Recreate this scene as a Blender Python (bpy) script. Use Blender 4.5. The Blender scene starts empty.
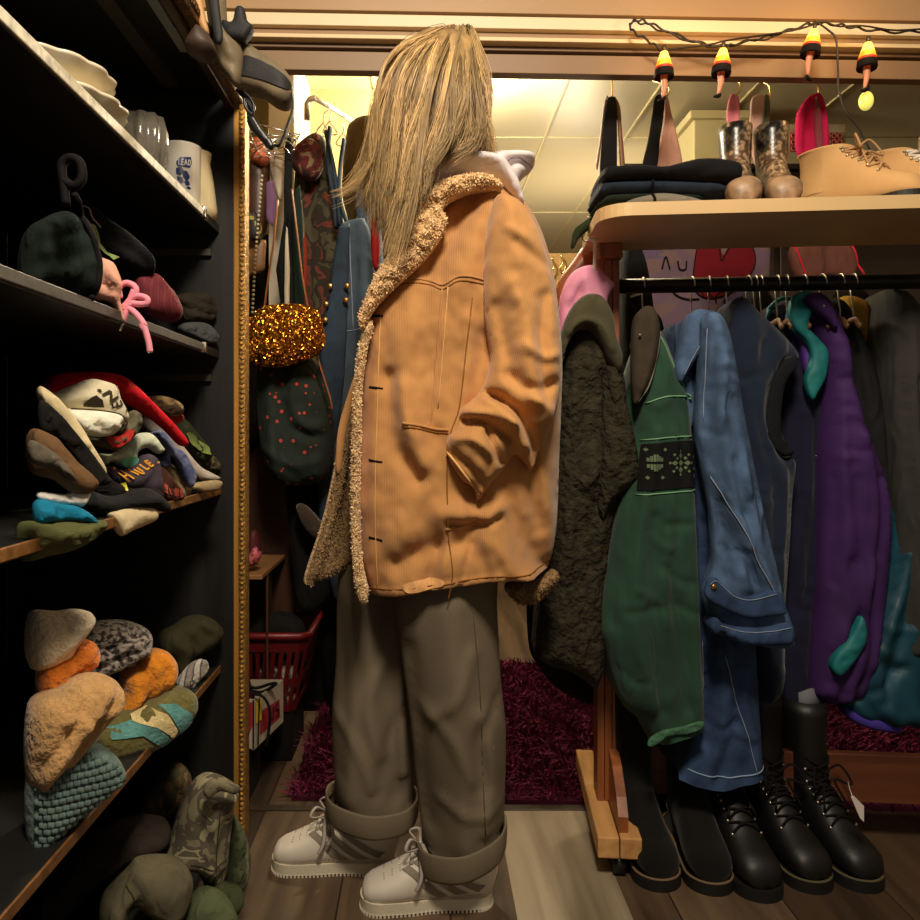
import bpy, bmesh, math, random
import numpy as np
from mathutils import Vector, noise as mn
from mathutils.geometry import delaunay_2d_cdt
random.seed(7); RNG = np.random.default_rng(7)
F = 750.0; CX = 426.0; CY = 430.0; CH = 0.91
SC = bpy.context.scene; COL = SC.collection
LOC = {}
def P(px, py, Y): return np.array([(px-CX)/F*Y, Y, CH+(CY-py)/F*Y])
def lin(c): 
    c = c/255.0
    return c/12.92 if c <= .04045 else ((c+.055)/1.055)**2.4
def rgb(c, k=1.0): return (min(1, lin(c[0])*k), min(1, lin(c[1])*k), min(1, lin(c[2])*k), 1)

# ---------------------------------------------------------------- materials
MC = {}
def M(key, c=(128,128,128), rough=.9, var=.25, vs=9., bump=.25, bs=260., kind='plain', c2=None, c3=None, metal=0., sheen=0., emis=0., ps=10., alpha=1., bd=.002, trans=0., axis=0, wk=0., wks=16.):
    if key in MC: return MC[key]
    m = bpy.data.materials.new(key); m.use_nodes = True; nt = m.node_tree; N = nt.nodes; L = nt.links
    b = N['Principled BSDF']; b.inputs['Roughness'].default_value = rough; b.inputs['Metallic'].default_value = metal
    if sheen: b.inputs['Sheen Weight'].default_value = sheen; b.inputs['Sheen Roughness'].default_value = .5
    if alpha < 1: b.inputs['Alpha'].default_value = alpha
    if trans: b.inputs['Transmission Weight'].default_value = trans
    if kind in ('cloth','plain') and rough > .7: b.inputs['Specular IOR Level'].default_value = .2
    tc = N.new('ShaderNodeTexCoord')
    def noise(sc, det=4, dist=0., stretch=None):
        n = N.new('ShaderNodeTexNoise'); n.inputs['Scale'].default_value = sc; n.inputs['Detail'].default_value = det; n.inputs['Distortion'].default_value = dist
        if stretch:
            mp = N.new('ShaderNodeMapping'); mp.inputs['Scale'].default_value = stretch; L.new(tc.outputs['Object'], mp.inputs[0]); L.new(mp.outputs[0], n.inputs[0])
        else: L.new(tc.outputs['Object'], n.inputs[0])
        return n
    def ramp(src, pts, interp='LINEAR'):
        r = N.new('ShaderNodeValToRGB'); r.color_ramp.interpolation = interp
        el = r.color_ramp.elements
        while len(el) < len(pts): el.new(.5)
        for e, (p, col) in zip(el, pts): e.position = p; e.color = col
        L.new(src, r.inputs[0]); return r
    c2 = c2 or c; c3 = c3 or c2
    dk = rgb(c, 1-var); lt = rgb(c, 1+var)
    col = None
    if kind in ('plain','cloth'):
        col = ramp(noise(vs).outputs['Fac'], [(.3, dk), (.7, lt)]).outputs[0]
    elif kind == 'camo':
        n = noise(ps, 3, 1.2); col = ramp(n.outputs['Fac'], [(0, rgb(c)), (.45, rgb(c2)), (.55, rgb(c3)), (.64, rgb(c, .45))], 'CONSTANT').outputs[0]
    elif kind == 'tweed':
        n = noise(ps, 2); col = ramp(n.outputs['Fac'], [(.42, rgb(c)), (.56, rgb(c2))]).outputs[0]
    elif kind == 'speck':
        v = N.new('ShaderNodeTexVoronoi'); v.inputs['Scale'].default_value = ps; L.new(tc.outputs['Object'], v.inputs[0])
        col = ramp(v.outputs['Distance'], [(.0, rgb(c2)), (.16, rgb(c2)), (.2, dk), (1, lt)]).outputs[0]
    elif kind == 'snake':
        v = N.new('ShaderNodeTexVoronoi'); v.inputs['Scale'].default_value = ps*9; L.new(tc.outputs['Object'], v.inputs[0])
        n = noise(ps, 3, .6); a = ramp(n.outputs['Fac'], [(.42, rgb(c)), (.5, rgb(c2)), (.6, rgb(c3))])
        r = ramp(v.outputs['Distance'], [(.35, (1,1,1,1)), (.65, (.25,.22,.18,1))])
        mx = N.new('ShaderNodeMix'); mx.data_type = 'RGBA'; mx.blend_type = 'MULTIPLY'; mx.inputs[0].default_value = 1
        L.new(a.outputs[0], mx.inputs[6]); L.new(r.outputs[0], mx.inputs[7]); col = mx.outputs[2]
    elif kind in ('wood','stripe'):
        s = [1,1,1]
        if kind == 'wood':
            s = [ps*3, ps*3, ps*3]; s[axis] = ps*.25
            n = noise(1., 6, .4, tuple(s)); col = ramp(n.outputs['Fac'], [(.3, rgb(c, 1-var)), (.7, rgb(c2, 1+var))]).outputs[0]
        else:
            w = N.new('ShaderNodeTexWave'); w.bands_direction = 'XYZ'[axis]; w.inputs['Scale'].default_value = ps; w.inputs['Distortion'].default_value = .6
            L.new(tc.outputs['Object'], w.inputs[0]); col = ramp(w.outputs['Fac'], [(0, rgb(c)), (.35, rgb(c2)), (.7, rgb(c3))], 'CONSTANT').outputs[0]
    if kind == 'attr':
        a = N.new('ShaderNodeAttribute'); a.attribute_name = 'Col'; col = a.outputs['Color']
    L.new(col, b.inputs['Base Color'])
    if emis:
        b.inputs['Emission Strength'].default_value = emis; L.new(col, b.inputs['Emission Color'])
    if bump:
        bn = N.new('ShaderNodeBump'); bn.inputs['Strength'].default_value = bump; bn.inputs['Distance'].default_value = bd
        L.new(noise(bs, 3).outputs['Fac'], bn.inputs['Height']); L.new(bn.outputs[0], b.inputs['Normal'])
        if wk:
            wn = N.new('ShaderNodeTexNoise'); wn.inputs['Scale'].default_value = wks; wn.inputs['Detail'].default_value = 3; wn.inputs['Distortion'].default_value = 1.1; wn.inputs['Roughness'].default_value = .45; wn.noise_type = 'RIDGED_MULTIFRACTAL'
            mp = N.new('ShaderNodeMapping'); mp.inputs['Scale'].default_value = (1.3, 1.3, .55); mp.inputs['Rotation'].default_value = (.3, .5, .2); L.new(tc.outputs['Object'], mp.inputs[0]); L.new(mp.outputs[0], wn.inputs[0])
            b2 = N.new('ShaderNodeBump'); b2.inputs['Strength'].default_value = wk; b2.inputs['Distance'].default_value = .012; L.new(wn.outputs['Fac'], b2.inputs['Height']); L.new(bn.outputs[0], b2.inputs['Normal']); L.new(b2.outputs[0], b.inputs['Normal'])
    MC[key] = m; return m

# ---------------------------------------------------------------- objects
def tag(o, label=None, cat=None, group=None, kind=None):
    if label: o['label'] = label
    if cat: o['category'] = cat
    if group: o['group'] = group
    if kind: o['kind'] = kind
    return o
def T(name, label, cat, loc=(0,0,0), group=None):
    o = bpy.data.objects.new(name, None); COL.objects.link(o); o.location = loc; o.empty_display_size = .05
    LOC[o.name] = np.array(loc, float); return tag(o, label, cat, group)
def mk(name, V, Fc, mat, parent=None, smooth=True, origin=None, cols=None):
    V = np.asarray(V, float).reshape(-1, 3)
    if parent is not None: org = LOC[parent.name]
    elif origin is not None: org = np.array(origin, float)
    else: org = np.array([(V[:,0].min()+V[:,0].max())/2, (V[:,1].min()+V[:,1].max())/2, V[:,2].min()])
    me = bpy.data.meshes.new(name); me.from_pydata((V-org).tolist(), [], [tuple(int(i) for i in f) for f in Fc]); me.update()
    if smooth: me.polygons.foreach_set('use_smooth', [True]*len(me.polygons))
    if mat: me.materials.append(mat)
    if cols is not None:
        a = me.color_attributes.new('Col', 'FLOAT_COLOR', 'POINT'); a.data.foreach_set('color', np.asarray(cols, np.float32).ravel())
    o = bpy.data.objects.new(name, me); COL.objects.link(o)
    if parent is not None: o.parent = parent
    else: o.location = org
    LOC[o.name] = org
    return o
def flip_fix(o):
    bm = bmesh.new(); bm.from_mesh(o.data); bmesh.ops.recalc_face_normals(bm, faces=bm.faces); bm.to_mesh(o.data); bm.free(); return o
class G:
    """collects shapes of one mesh"""
    def __init__(s): s.V = []; s.F = []; s.n = 0
    def add(s, V, Fc):
        V = np.asarray(V, float); s.V.append(V); s.F += [tuple(i+s.n for i in f) for f in Fc]; s.n += len(V); return s
    def box(s, x0, x1, y0, y1, z0, z1, bev=0., rz=0., org=(0,0,0)):
        bm = bmesh.new(); bmesh.ops.create_cube(bm, size=1)
        for v in bm.verts:
            v.co = Vector((x0+(v.co.x+.5)*(x1-x0), y0+(v.co.y+.5)*(y1-y0), z0+(v.co.z+.5)*(z1-z0)))
        if bev: bmesh.ops.bevel(bm, geom=bm.edges[:], offset=bev, segments=2, affect='EDGES', profile=.5)
        V = np.array([v.co[:] for v in bm.verts]); bm.verts.index_update(); Fc = [tuple(v.index for v in f.verts) for f in bm.faces]; bm.free()
        if rz:
            c, q = math.cos(rz), math.sin(rz); W = V.copy(); W[:,0] = c*V[:,0]-q*V[:,1]; W[:,1] = q*V[:,0]+c*V[:,1]; V = W
        return s.add(V+np.array(org), Fc)
    def tube(s, pts, r, seg=8, flat=None, closed=False):
        pts = np.asarray(pts, float); n = len(pts); rr = np.full(n, r) if np.isscalar(r) else np.asarray(r, float)
        tg = np.gradient(pts, axis=0); tg /= np.linalg.norm(tg, axis=1)[:,None]+1e-9
        up = np.array([0,0,1.]) if abs(tg[0][2]) < .9 else np.array([0,-1.,0]); V = []
        a = np.cross(tg[0], up); a /= np.linalg.norm(a)+1e-9
        for i in range(n):
            a = a-tg[i]*np.dot(a, tg[i]); a /= np.linalg.norm(a)+1e-9; b = np.cross(tg[i], a)
            fa, fb = flat if flat else (1, 1)
            for k in range(seg):
                t = 2*math.pi*k/seg; V.append(pts[i]+rr[i]*(a*math.cos(t)*fa+b*math.sin(t)*fb))
        Fc = [(i*seg+k, i*seg+(k+1)%seg, (i+1)*seg+(k+1)%seg, (i+1)*seg+k) for i in range(n-1) for k in range(seg)]
        Fc += [tuple(range(seg))[::-1], tuple((n-1)*seg+k for k in range(seg))]
        return s.add(V, Fc)
    def lathe(s, prof, c, seg=28, sx=1., sy=1., wob=None):
        V = []
        for r, z in prof:
            for k in range(seg):
                t = 2*math.pi*k/seg; q = wob(t, z) if wob else 1
                V.append((c[0]+r*q*math.cos(t)*sx, c[1]+r*q*math.sin(t)*sy, c[2]+z))
        n = len(prof)
        Fc = [(i*seg+k, i*seg+(k+1)%seg, (i+1)*seg+(k+1)%seg, (i+1)*seg+k) for i in range(n-1) for k in range(seg)]
        return s.add(V, Fc)
    def ball(s, c, r, seg=12, sc=(1,1,1)):
        pr = [(max(1e-4, math.sin(math.pi*i/seg)), -math.cos(math.pi*i/seg)) for i in range(seg+1)]; V = []
        for q, z in pr:
            for k in range(seg): t = 2*math.pi*k/seg; V.append((c[0]+r*sc[0]*q*math.cos(t), c[1]+r*sc[1]*q*math.sin(t), c[2]+r*sc[2]*z))
        return s.add(V, [(i*seg+k, i*seg+(k+1)%seg, (i+1)*seg+(k+1)%seg, (i+1)*seg+k) for i in range(seg) for k in range(seg)])
    def prism(s, pts, z0, z1):
        n = len(pts); V = [(p[0], p[1], z0) for p in pts]+[(p[0], p[1], z1) for p in pts]
        return s.add(V, [tuple(range(n))[::-1], tuple(range(n, 2*n))]+[(i, (i+1)%n, n+(i+1)%n, n+i) for i in range(n)])
    def extr(s, pts, d):
        """solid: 3D polygon swept by vector d"""
        n = len(pts); V = [np.array(p, float) for p in pts]; V += [p+np.array(d) for p in V]
        return s.add(V, [tuple(range(n))[::-1], tuple(range(n, 2*n))]+[(i, (i+1)%n, n+(i+1)%n, n+i) for i in range(n)])
    def done(s, name, mat, parent=None, smooth=True, origin=None, fix=True):
        o = mk(name, np.concatenate(s.V), s.F, mat, parent, smooth, origin)
        if fix: flip_fix(o)
        return o
def spline(pts, k=8):
    p = np.asarray(pts, float); q = np.vstack([2*p[0]-p[1], p, 2*p[-1]-p[-2]]); out = []
    for i in range(1, len(q)-2):
        for j in range(k):
            t = j/k; a, b, c, d = q[i-1], q[i], q[i+1], q[i+2]
            out.append(.5*((2*b)+(-a+c)*t+(2*a-5*b+4*c-d)*t*t+(-a+3*b-3*c+d)*t**3))
    out.append(p[-1]); return np.array(out)
def closed_spline(pts, k=5):
    n = len(pts); P2 = [np.array(p[:2], float) for p in pts]; cr = [len(p) > 2 for p in pts]; out = []
    for i in range(n):
        a, b, c, d = P2[i-1], P2[i], P2[(i+1)%n], P2[(i+2)%n]
        if cr[i]: a = b-(c-b)*.5
        if cr[(i+1)%n]: d = c+(c-b)*.5
        if cr[i] and cr[(i+1)%n]:
            for j in range(k): out.append(b+(c-b)*j/k)
            continue
        for j in range(k):
            t = j/k; out.append(.5*((2*b)+(-a+c)*t+(2*a-5*b+4*c-d)*t*t+(-a+3*b-3*c+d)*t**3))
    return np.array(out)
def seg_dist(Pt, A, B):
    """distance of N points to M segments -> min, N"""
    best = np.full(len(Pt), 1e9)
    for a, b in zip(A, B):
        ab = b-a; L2 = ab@ab+1e-18; t = np.clip(((Pt-a)@ab)/L2, 0, 1); d = np.linalg.norm(Pt-(a+t[:,None]*ab), axis=1); best = np.minimum(best, d)
    return best
def inside(Pt, poly):
    x, y = Pt[:,0], Pt[:,1]; r = np.zeros(len(Pt), bool); a = poly; b = np.roll(poly, -1, 0)
    for (x1, y1), (x2, y2) in zip(a, b):
        if y1 == y2: continue
        c = ((y1 > y) != (y2 > y)) & (x < (x2-x1)*(y-y1)/(y2-y1)+x1); r ^= c
    return r
def tri(poly, res, ringed=False):
    """triangulated fill of a 2D polygon: verts, faces, boundary count"""
    P2 = []; n = len(poly)
    for i in range(n):
        a, b = poly[i], poly[(i+1)%n]; k = max(1, int(np.linalg.norm(b-a)/res))
        for j in range(k): P2.append(a+(b-a)*j/k)
    bd = np.array(P2); lo, hi = bd.min(0), bd.max(0)
    xs = np.arange(lo[0], hi[0], res); ys = np.arange(lo[1], hi[1], res*.87)
    g = np.array([(x+(res*.5 if j % 2 else 0), y) for j, y in enumerate(ys) for x in xs]) if len(xs) and len(ys) else np.zeros((0, 2))
    tgv = np.roll(bd, -1, 0)-np.roll(bd, 1, 0); tgv /= np.linalg.norm(tgv, axis=1)[:,None]+1e-12; nrm = np.stack([-tgv[:,1], tgv[:,0]], 1); rings = []
    if not inside(bd+nrm*res*.05, bd).sum()*2 > len(bd): nrm = -nrm
    for q_ in (.22, .75):
        r_ = bd+nrm*res*q_; r_ = r_[inside(r_, bd)]
        if len(r_): r_ = r_[seg_dist(r_, bd, np.roll(bd, -1, 0)) > res*q_*.93]; rings.append(r_)
    if len(g):
        g = g[inside(g, bd)]
        if len(g): g = g[seg_dist(g, bd, np.roll(bd, -1, 0)) > res*1.2]
    if ringed: g = np.vstack([r_ for r_ in rings if len(r_)]+[g]) if any(len(r_) for r_ in rings) else g
    allp = np.vstack([bd, g]) if len(g) else bd
    nb = len(bd)
    vo, _, fo, ov, _, _ = delaunay_2d_cdt([Vector(p) for p in allp], [(i, (i+1)%nb) for i in range(nb)], [list(range(nb))], 1, 1e-7)
    vo = np.array([v[:] for v in vo]); bnd = np.array([any(i < nb for i in o) for o in ov])
    return vo, [tuple(f) for f in fo], bnd
class Puff:
    """a soft body whose outline is given, standing on a vertical (or tilted) plane at distance Y"""
    def __init__(s, outline, Y, tf=.03, tb=.03, w=.03, phi=0., tilt=0., creases=(), wr=None, res=.008, k=5, smooth=True, hem=None, drape=0, da=.009):
        s.tf, s.tb, s.w, s.res, s.wr = tf, tb, w, res, wr
        ol = closed_spline(outline, k) if smooth else np.array([p[:2] for p in outline], float)
        c = ol.mean(0); s.C = P(c[0], c[1], Y); p, t = math.radians(phi), math.radians(tilt)
        s.n = np.array([math.sin(p)*math.cos(t), -math.cos(p)*math.cos(t), math.sin(t)]); s.u = np.array([math.cos(p), math.sin(p), 0]); s.v = np.cross(s.n, s.u)
        s.ol = s.to2(ol); s.A = s.ol; s.B = np.roll(s.ol, -1, 0); s.seed = random.random()*50; s.HA = None
        if hem:
            mid = (ol+np.roll(ol, -1, 0))/2; h = np.array([bool(hem(x, y)) for x, y in mid]); s.HA, s.HB = s.A[h], s.B[h]; s.A, s.B = s.A[~h], s.B[~h]
        creases = list(creases)
        if drape:
            y0, y1 = ol[:,1].min(), ol[:,1].max(); nx = np.roll(ol, -1, 0)
            def ext(y):
                xs = [p_[0]+(q_[0]-p_[0])*(y-p_[1])/(q_[1]-p_[1]) for p_, q_ in zip(ol, nx) if (p_[1]-y)*(q_[1]-y) < 0]; return (min(xs), max(xs)) if len(xs) > 1 else None
            for i in range(drape):
                t = (i+.5)/drape+random.uniform(-.12, .12)/drape*2; ya, yb = y0+(y1-y0)*random.choice((.12, .25, .45)), y0+(y1-y0)*random.choice((.7, .9, .985)); pl = []
                for j in range(6):
                    y = ya+(yb-ya)*j/5; e_ = ext(y)
                    if e_: pl.append((e_[0]+(e_[1]-e_[0])*min(.95, max(.05, t+.05*math.sin(j*1.3+i*2))), y))
                if len(pl) > 2: creases.append((pl, da*(1 if i % 2 else -1.15), max(2.5, (ol[:,0].max()-ol[:,0].min())/drape*.30)))
            for i in range(drape+2):
                y = random.uniform(y0+(y1-y0)*.15, y1-(y1-y0)*.06); e_ = ext(y)
                if e_: x = random.uniform(e_[0], e_[0]+(e_[1]-e_[0])*.6); w_ = (e_[1]-e_[0])*random.uniform(.25, .5); creases.append(([(x, y), (x+w_*.5, y+w_*random.uniform(-.1, .5)), (x+w_, y+w_*random.uniform(-.1, .7))], random.choice((-.006, .005)), 4))
        s.cr = [(s.to2(spline(cp, 5) if len(cp) > 2 else np.array(cp, float)), a, wd*Y/F) for cp, a, wd in creases]
    def to2(s, px):
        px = np.atleast_2d(np.asarray(px, float)); r = np.stack([(px[:,0]-CX)/F, np.ones(len(px)), (CY-px[:,1])/F], 1)
        cam = np.array([0, 0, CH]); k = (s.n@(s.C-cam))/(r@s.n); B = cam+r*k[:,None]-s.C
        return np.stack([B@s.u, B@s.v], 1)
    def off(s, q):
        d = seg_dist(q, s.A, s.B); f = np.sqrt(np.clip(1-(1-np.clip(d/s.w, 0, 1))**2, 0, 1)); fr = s.tf*f; e = np.clip(d/.012, 0, 1)
        for c, a, wd in s.cr:
            if len(c) > 1: fr = fr+a*np.exp(-(seg_dist(q, c[:-1], c[1:])/wd)**2)*e
        if s.wr:
            am, sx, sy = s.wr[:3]; oc = s.wr[3] if len(s.wr) > 3 else 2
            nz = np.array([mn.fractal(Vector((x*sx+s.seed, y*sy, s.seed)), .8, 2., oc) for x, y in q]); fr = fr+am*nz*e
        return fr, -s.tb*f
    def w3(s, q, o): return s.C+q[:,:1]*s.u+q[:,1:]*s.v+o[:,None]*s.n
    def build(s, name, mat, parent=None, **kw):
        vo, fo, bnd = tri(s.ol, s.res, True); fr, bk = s.off(vo); n = len(vo)
        if s.HA is not None and len(s.HA): bnd &= ~((seg_dist(vo, s.HA, s.HB) < 1e-5) & (seg_dist(vo, s.A, s.B) > 1e-5))
        V = s.w3(vo, np.where(bnd, 0, fr)); W = s.w3(vo, bk); idx = {}; Vs = list(V)
        for i in range(n):
            if not bnd[i]: idx[i] = len(Vs); Vs.append(W[i])
            else: idx[i] = i
        Fc = list(fo)+[tuple(idx[i] for i in f[::-1]) for f in fo if True]
        Fc = [f for f in Fc]
        o = mk(name, np.array(Vs), Fc, mat, parent, **kw); 
        return flip_fix(o)
    def S(s, px, eps=0.002):
        q = s.to2(px); fr, _ = s.off(q); return s.w3(q, fr+eps)
    def decal(s, name, outline, mat, parent, eps=.0022, smooth=False, res=None):
        ol = closed_spline(outline, 4) if smooth else np.array([p[:2] for p in outline], float)
        q = s.to2(ol); vo, fo, _ = tri(q, res or s.res); fr, _ = s.off(vo); return mk(name, s.w3(vo, fr+eps), fo, mat, parent)
    def decals(s, name, outlines, mat, parent, eps=.0022):
        g = G()
        for ol in outlines:
            q = s.to2(np.array(ol, float)); vo, fo, _ = tri(q, .006); fr, _ = s.off(vo); g.add(s.w3(vo, fr+eps), fo)
        return g.done(name, mat, parent, fix=False)
    def line(s, name, pl, r, mat, parent, eps=.001, sm=True, flat=None):
        pp = spline(pl, 6) if sm and len(pl) > 2 else np.array([np.array(pl[i])+(np.array(pl[i+1])-np.array(pl[i]))*j/8 for i in range(len(pl)-1) for j in range(9)], float)
        return G().tube(s.S(pp, eps), r, 6, flat).done(name, mat, parent)
def strokes(paths, wpx):
    """thin quads for drawn letters in photo frame"""
    out = []
    for (x0, y0), (x1, y1) in paths:
        d = np.array([x1-x0, y1-y0], float); L = np.linalg.norm(d)+1e-9; n = np.array([-d[1], d[0]])/L*wpx/2
        out.append([(x0+n[0], y0+n[1]), (x1+n[0], y1+n[1]), (x1-n[0], y1-n[1]), (x0-n[0], y0-n[1])])
    return out
def soft(name, label, cat, outline, Y, mat, tf=.03, tb=.05, w=.03, group=None, res=.009, thing=True, **kw):
    """one garment lying or hanging: returns root empty, main part, puff"""
    pf = Puff(outline, Y, tf, tb, w, res=res, **kw)
    o = pf.build(name, mat); tag(o, label, cat, group); return o, pf
def dup(root, loc=None, rot=None, label=None, group=None):
    r = root.copy(); COL.objects.link(r)
    if loc is not None: r.location = loc
    if rot is not None: r.rotation_euler = rot
    if label: r['label'] = label
    if group: r['group'] = group
    for ch in list(root.children):
        c = ch.copy(); COL.objects.link(c); c.parent = r
        for g in ch.children: d = g.copy(); COL.objects.link(d); d.parent = c
    return r
# ================================================================ camera, light
cam = bpy.data.cameras.new('camera'); cam.lens = F/920*36; cam.sensor_width = 36; cam.shift_x = (460-CX)/920; cam.shift_y = -(460-CY)/920; cam.clip_start = .05
co = bpy.data.objects.new('camera', cam); COL.objects.link(co); co.location = (0, 0, CH); co.rotation_euler = (math.pi/2, 0, 0); SC.camera = co
SC.view_settings.view_transform = 'Standard'; SC.view_settings.look = 'Medium High Contrast' if False else 'None'
wd = bpy.data.worlds.new('world'); SC.world = wd; wd.use_nodes = True
wd.node_tree.nodes['Background'].inputs[0].default_value = (1, .86, .72, 1); wd.node_tree.nodes['Background'].inputs[1].default_value = .16
def light(name, kind, loc, energy, color, size=.3, target=None, sy=None, spot=None):
    l = bpy.data.lights.new(name, kind); l.energy = energy; l.color = color
    if kind == 'AREA':
        l.size = size
        if sy: l.shape = 'RECTANGLE'; l.size_y = sy
    else: l.shadow_soft_size = size
    if spot: l.spot_size = math.radians(spot); l.spot_blend = .6
    o = bpy.data.objects.new(name, l); COL.objects.link(o); o.location = loc
    if target is not None: o.rotation_euler = (Vector(target)-Vector(loc)).to_track_quat('-Z', 'Y').to_euler()
    return o
light('ceiling_lamp_front', 'AREA', (.12, .15, 2.3), 39, (1, .85, .66), .35, (.1, 1.5, 1.05))
light('ceiling_lamp_back', 'POINT', (.12, 2.45, 1.95), 38, (1, .89, .68), .06)
light('back_room_fill', 'POINT', (.75, 3.5, 1.55), 26, (1, .84, .60), .25)  # added fill light brightening the back-room ceiling; no fixture stands here
# ================================================================ room
def st(g, name, mat, smooth=False): return tag(g.done(name, mat, smooth=smooth), kind='structure')
def floor_mat():
    m = M('floor_wood', (66,51,38), .55, .3, kind='wood', ps=7, axis=1, c2=(90,72,54), bump=.2, bs=60); nt = m.node_tree; N = nt.nodes; L = nt.links
    b = N['Principled BSDF']; old = b.inputs['Base Color'].links[0].from_socket
    tc = N.new('ShaderNodeTexCoord'); br = N.new('ShaderNodeTexBrick'); mp = N.new('ShaderNodeMapping'); mp.inputs['Rotation'].default_value = (0, 0, math.pi/2); mp.inputs['Location'].default_value = (.03, .044, 0)
    L.new(tc.outputs['Object'], mp.inputs[0]); L.new(mp.outputs[0], br.inputs[0]); br.offset = .37
    br.inputs['Scale'].default_value = 1; br.inputs['Brick Width'].default_value = 1.9; br.inputs['Row Height'].default_value = .215; br.inputs['Mortar Size'].default_value = .002; br.inputs['Bias'].default_value = -.1
    br.inputs['Color1'].default_value = (.55, .5, .45, 1); br.inputs['Color2'].default_value = (1.5, 1.5, 1.45, 1); br.inputs['Mortar'].default_value = (.25, .2, .2, 1)
    mx = N.new('ShaderNodeMix'); mx.data_type = 'RGBA'; mx.blend_type = 'MULTIPLY'; mx.inputs[0].default_value = 1; L.new(old, mx.inputs[6]); L.new(br.outputs['Color'], mx.inputs[7]); L.new(mx.outputs[2], b.inputs['Base Color'])
    return m
st(G().box(-1.3, 3.2, -1.2, 5.4, -.03, 0), 'floor', floor_mat())
# one paler worn board at the person's heels
st(G().box(.17, .385, .6, 1.79, 0, .0015), 'trim_1', M('pale_board', (126,110,88), .5, .3, kind='wood', ps=6, axis=1, c2=(150,136,114), bump=.1, bs=60))
st(G().box(-.5, 3.2, 1.79, 1.815, 0, .004, .001), 'trim_2', M('threshold', (60,48,36), .5))
cream = M('cream_wall', (196,178,128), .8, .05, vs=2, bump=.03)
ceil = M('ceiling_panel', (200,186,150), .33, .05, vs=1.5, bump=.03, bs=20)
cl = st(G().box(-1.3, 3.2, 1.9, 5.4, 2.1, 2.14), 'ceiling', ceil)
g = G()
for x in (-.18, .15, .48, .81, 1.14, 1.47): g.box(x-.0035, x+.0035, 1.9, 5.3, 2.096, 2.1)
st(g, 'trim_3', M('seam_light', (214,200,150), .5, .05))
g = G()
for y in (3.05, 4.1): g.box(-1, 3, y-.004, y+.004, 2.097, 2.1005)
st(g, 'trim_4', M('seam_light'))
st(G().box(-1.3, 3.2, 5.3, 5.4, 0, 2.14), 'wall_back', M('tan_wall', (150,120,74), .8, .1, bump=.05))
st(G().box(-1.3, -.08, 2.62, 2.7, 0, 2.1), 'wall_left', cream)
st(G().box(-.482, -.405, 2.30, 2.62, 0, 2.1), 'wall_stub', M('white_paint', (226,216,196), .6, .04, bump=.03))
tag(bpy.data.objects['wall_stub'], kind='structure'); bpy.data.objects['wall_stub'].name = 'wall_middle'
st(G().box(-1.3, -1.2, -1.2, 2.62, 0, 2.6), 'wall_side', cream)
st(G().box(3.1, 3.2, -1.2, 5.3, 0, 2.6), 'wall_right', cream)
# header of the sliding-door opening: moulded strips
HY = 1.80
def hz(py): return CH+(CY-py)/F*HY
bands = [(-120, 13, 0, 'header_fascia', (176,142,102)), (13, 19, .02, 'header_groove', (120,98,84)), (19, 31, -.012, 'header_cream', (232,214,176)), (31, 38, .004, 'header_shadow', (156,124,88)),  # brown band below the cream one is its shadow, put into colour
         (38, 42, -.006, 'header_bead', (230,206,160)), (42, 47, .018, 'header_slot', (84,62,46)), (47, 49, .006, 'header_lip', (120,94,70)), (49, 53, .022, 'header_slot', (70,50,38)), (53, 72, .004, 'header_rail', (140,112,82))]
for i, (a, b_, dy, nm, c) in enumerate(bands):
    o = G().box(-.62, 2.3, dy, .035, hz(b_), hz(a), .0015).done('trim_%d' % (i+5), M(nm, c, .5, .06, vs=3, bump=.03), smooth=False, origin=(0, 0, 0)); tag(o, kind='structure')
    o.location = (-.43, HY-.02, 0); 
    for v in o.data.vertices: v.co.x += .43
    o.rotation_euler = (0, 0, math.radians(1.9))
st(G().box(-1.3, -.9, 1.8, 1.9, 0, 2.6), 'wall_front', cream)
# flush lamp on the ceiling behind the header
t = T('ceiling_light', 'round flush white ceiling lamp glowing behind the door header', 'lamp', (.09, 2.5, 2.03))
G().lathe([(.09, .07), (.1, .055), (.1, .045)], (.09, 2.5, 2.03)).done('lamp_base', M('white_paint'), t)
G().lathe([(.092, .05), (.085, .02), (.05, .002), (.001, 0)], (.09, 2.5, 2.03)).done('lamp_shade', M('lamp_glass', (255,230,170), .4, 0, emis=6., bump=0), t)

# ================================================================ left shelving unit
blk = M('black_laminate', (22,21,19), .55, .2, vs=6, bump=.08, bs=30)
X0 = -.455; XB = -.93; YE = 1.665; YN = .50
t = T('shelving_unit', 'tall black open shelving unit packed with clothes and crockery', 'shelves', (-.69, 1.1, 0))
G().box(XB-.02, XB, YN, YE, .02, 1.68).done('back_panel', blk, t, smooth=False)
G().box(XB, -.4265, YE, YE+.018, .0, 1.68, .001).done('side_panel', M('black_side', (24,24,23), .5, .25, kind='wood', ps=12, axis=2, c2=(30,29,27), bump=.1), t, smooth=False)
G().box(XB, X0, YN-.018, YN, .0, 1.68).done('side_panel', blk, t, smooth=False)
G().box(XB, X0+.01, YN, YE, 1.655, 1.675).done('top_panel', blk, t, smooth=False)
G().box(-.475, -.458, YN, 1.45, 1.640, 1.655, .001).done('light_strip', M('brushed_steel', (150,150,146), .4, .1, metal=.6), t, smooth=False)
G().box(-.56, -.53, YN, 1.6, 1.640, 1.655).done('rail_strip', M('dark_rail', (62,58,50), .5), t, smooth=False)
G().box(XB, X0, YN, YE, .0, .02).done('bottom_panel', blk, t, smooth=False)
SH = [(1.365, (214,206,178), 'shelf_edge_pale', .95, True), (1.088, (66,62,54), 'shelf_edge_dark', .9, True), (.783, (136,94,48), 'shelf_edge_wood', .8, False), (.388, (120,80,42), 'shelf_edge_wood_low', .8, False)]
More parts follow.
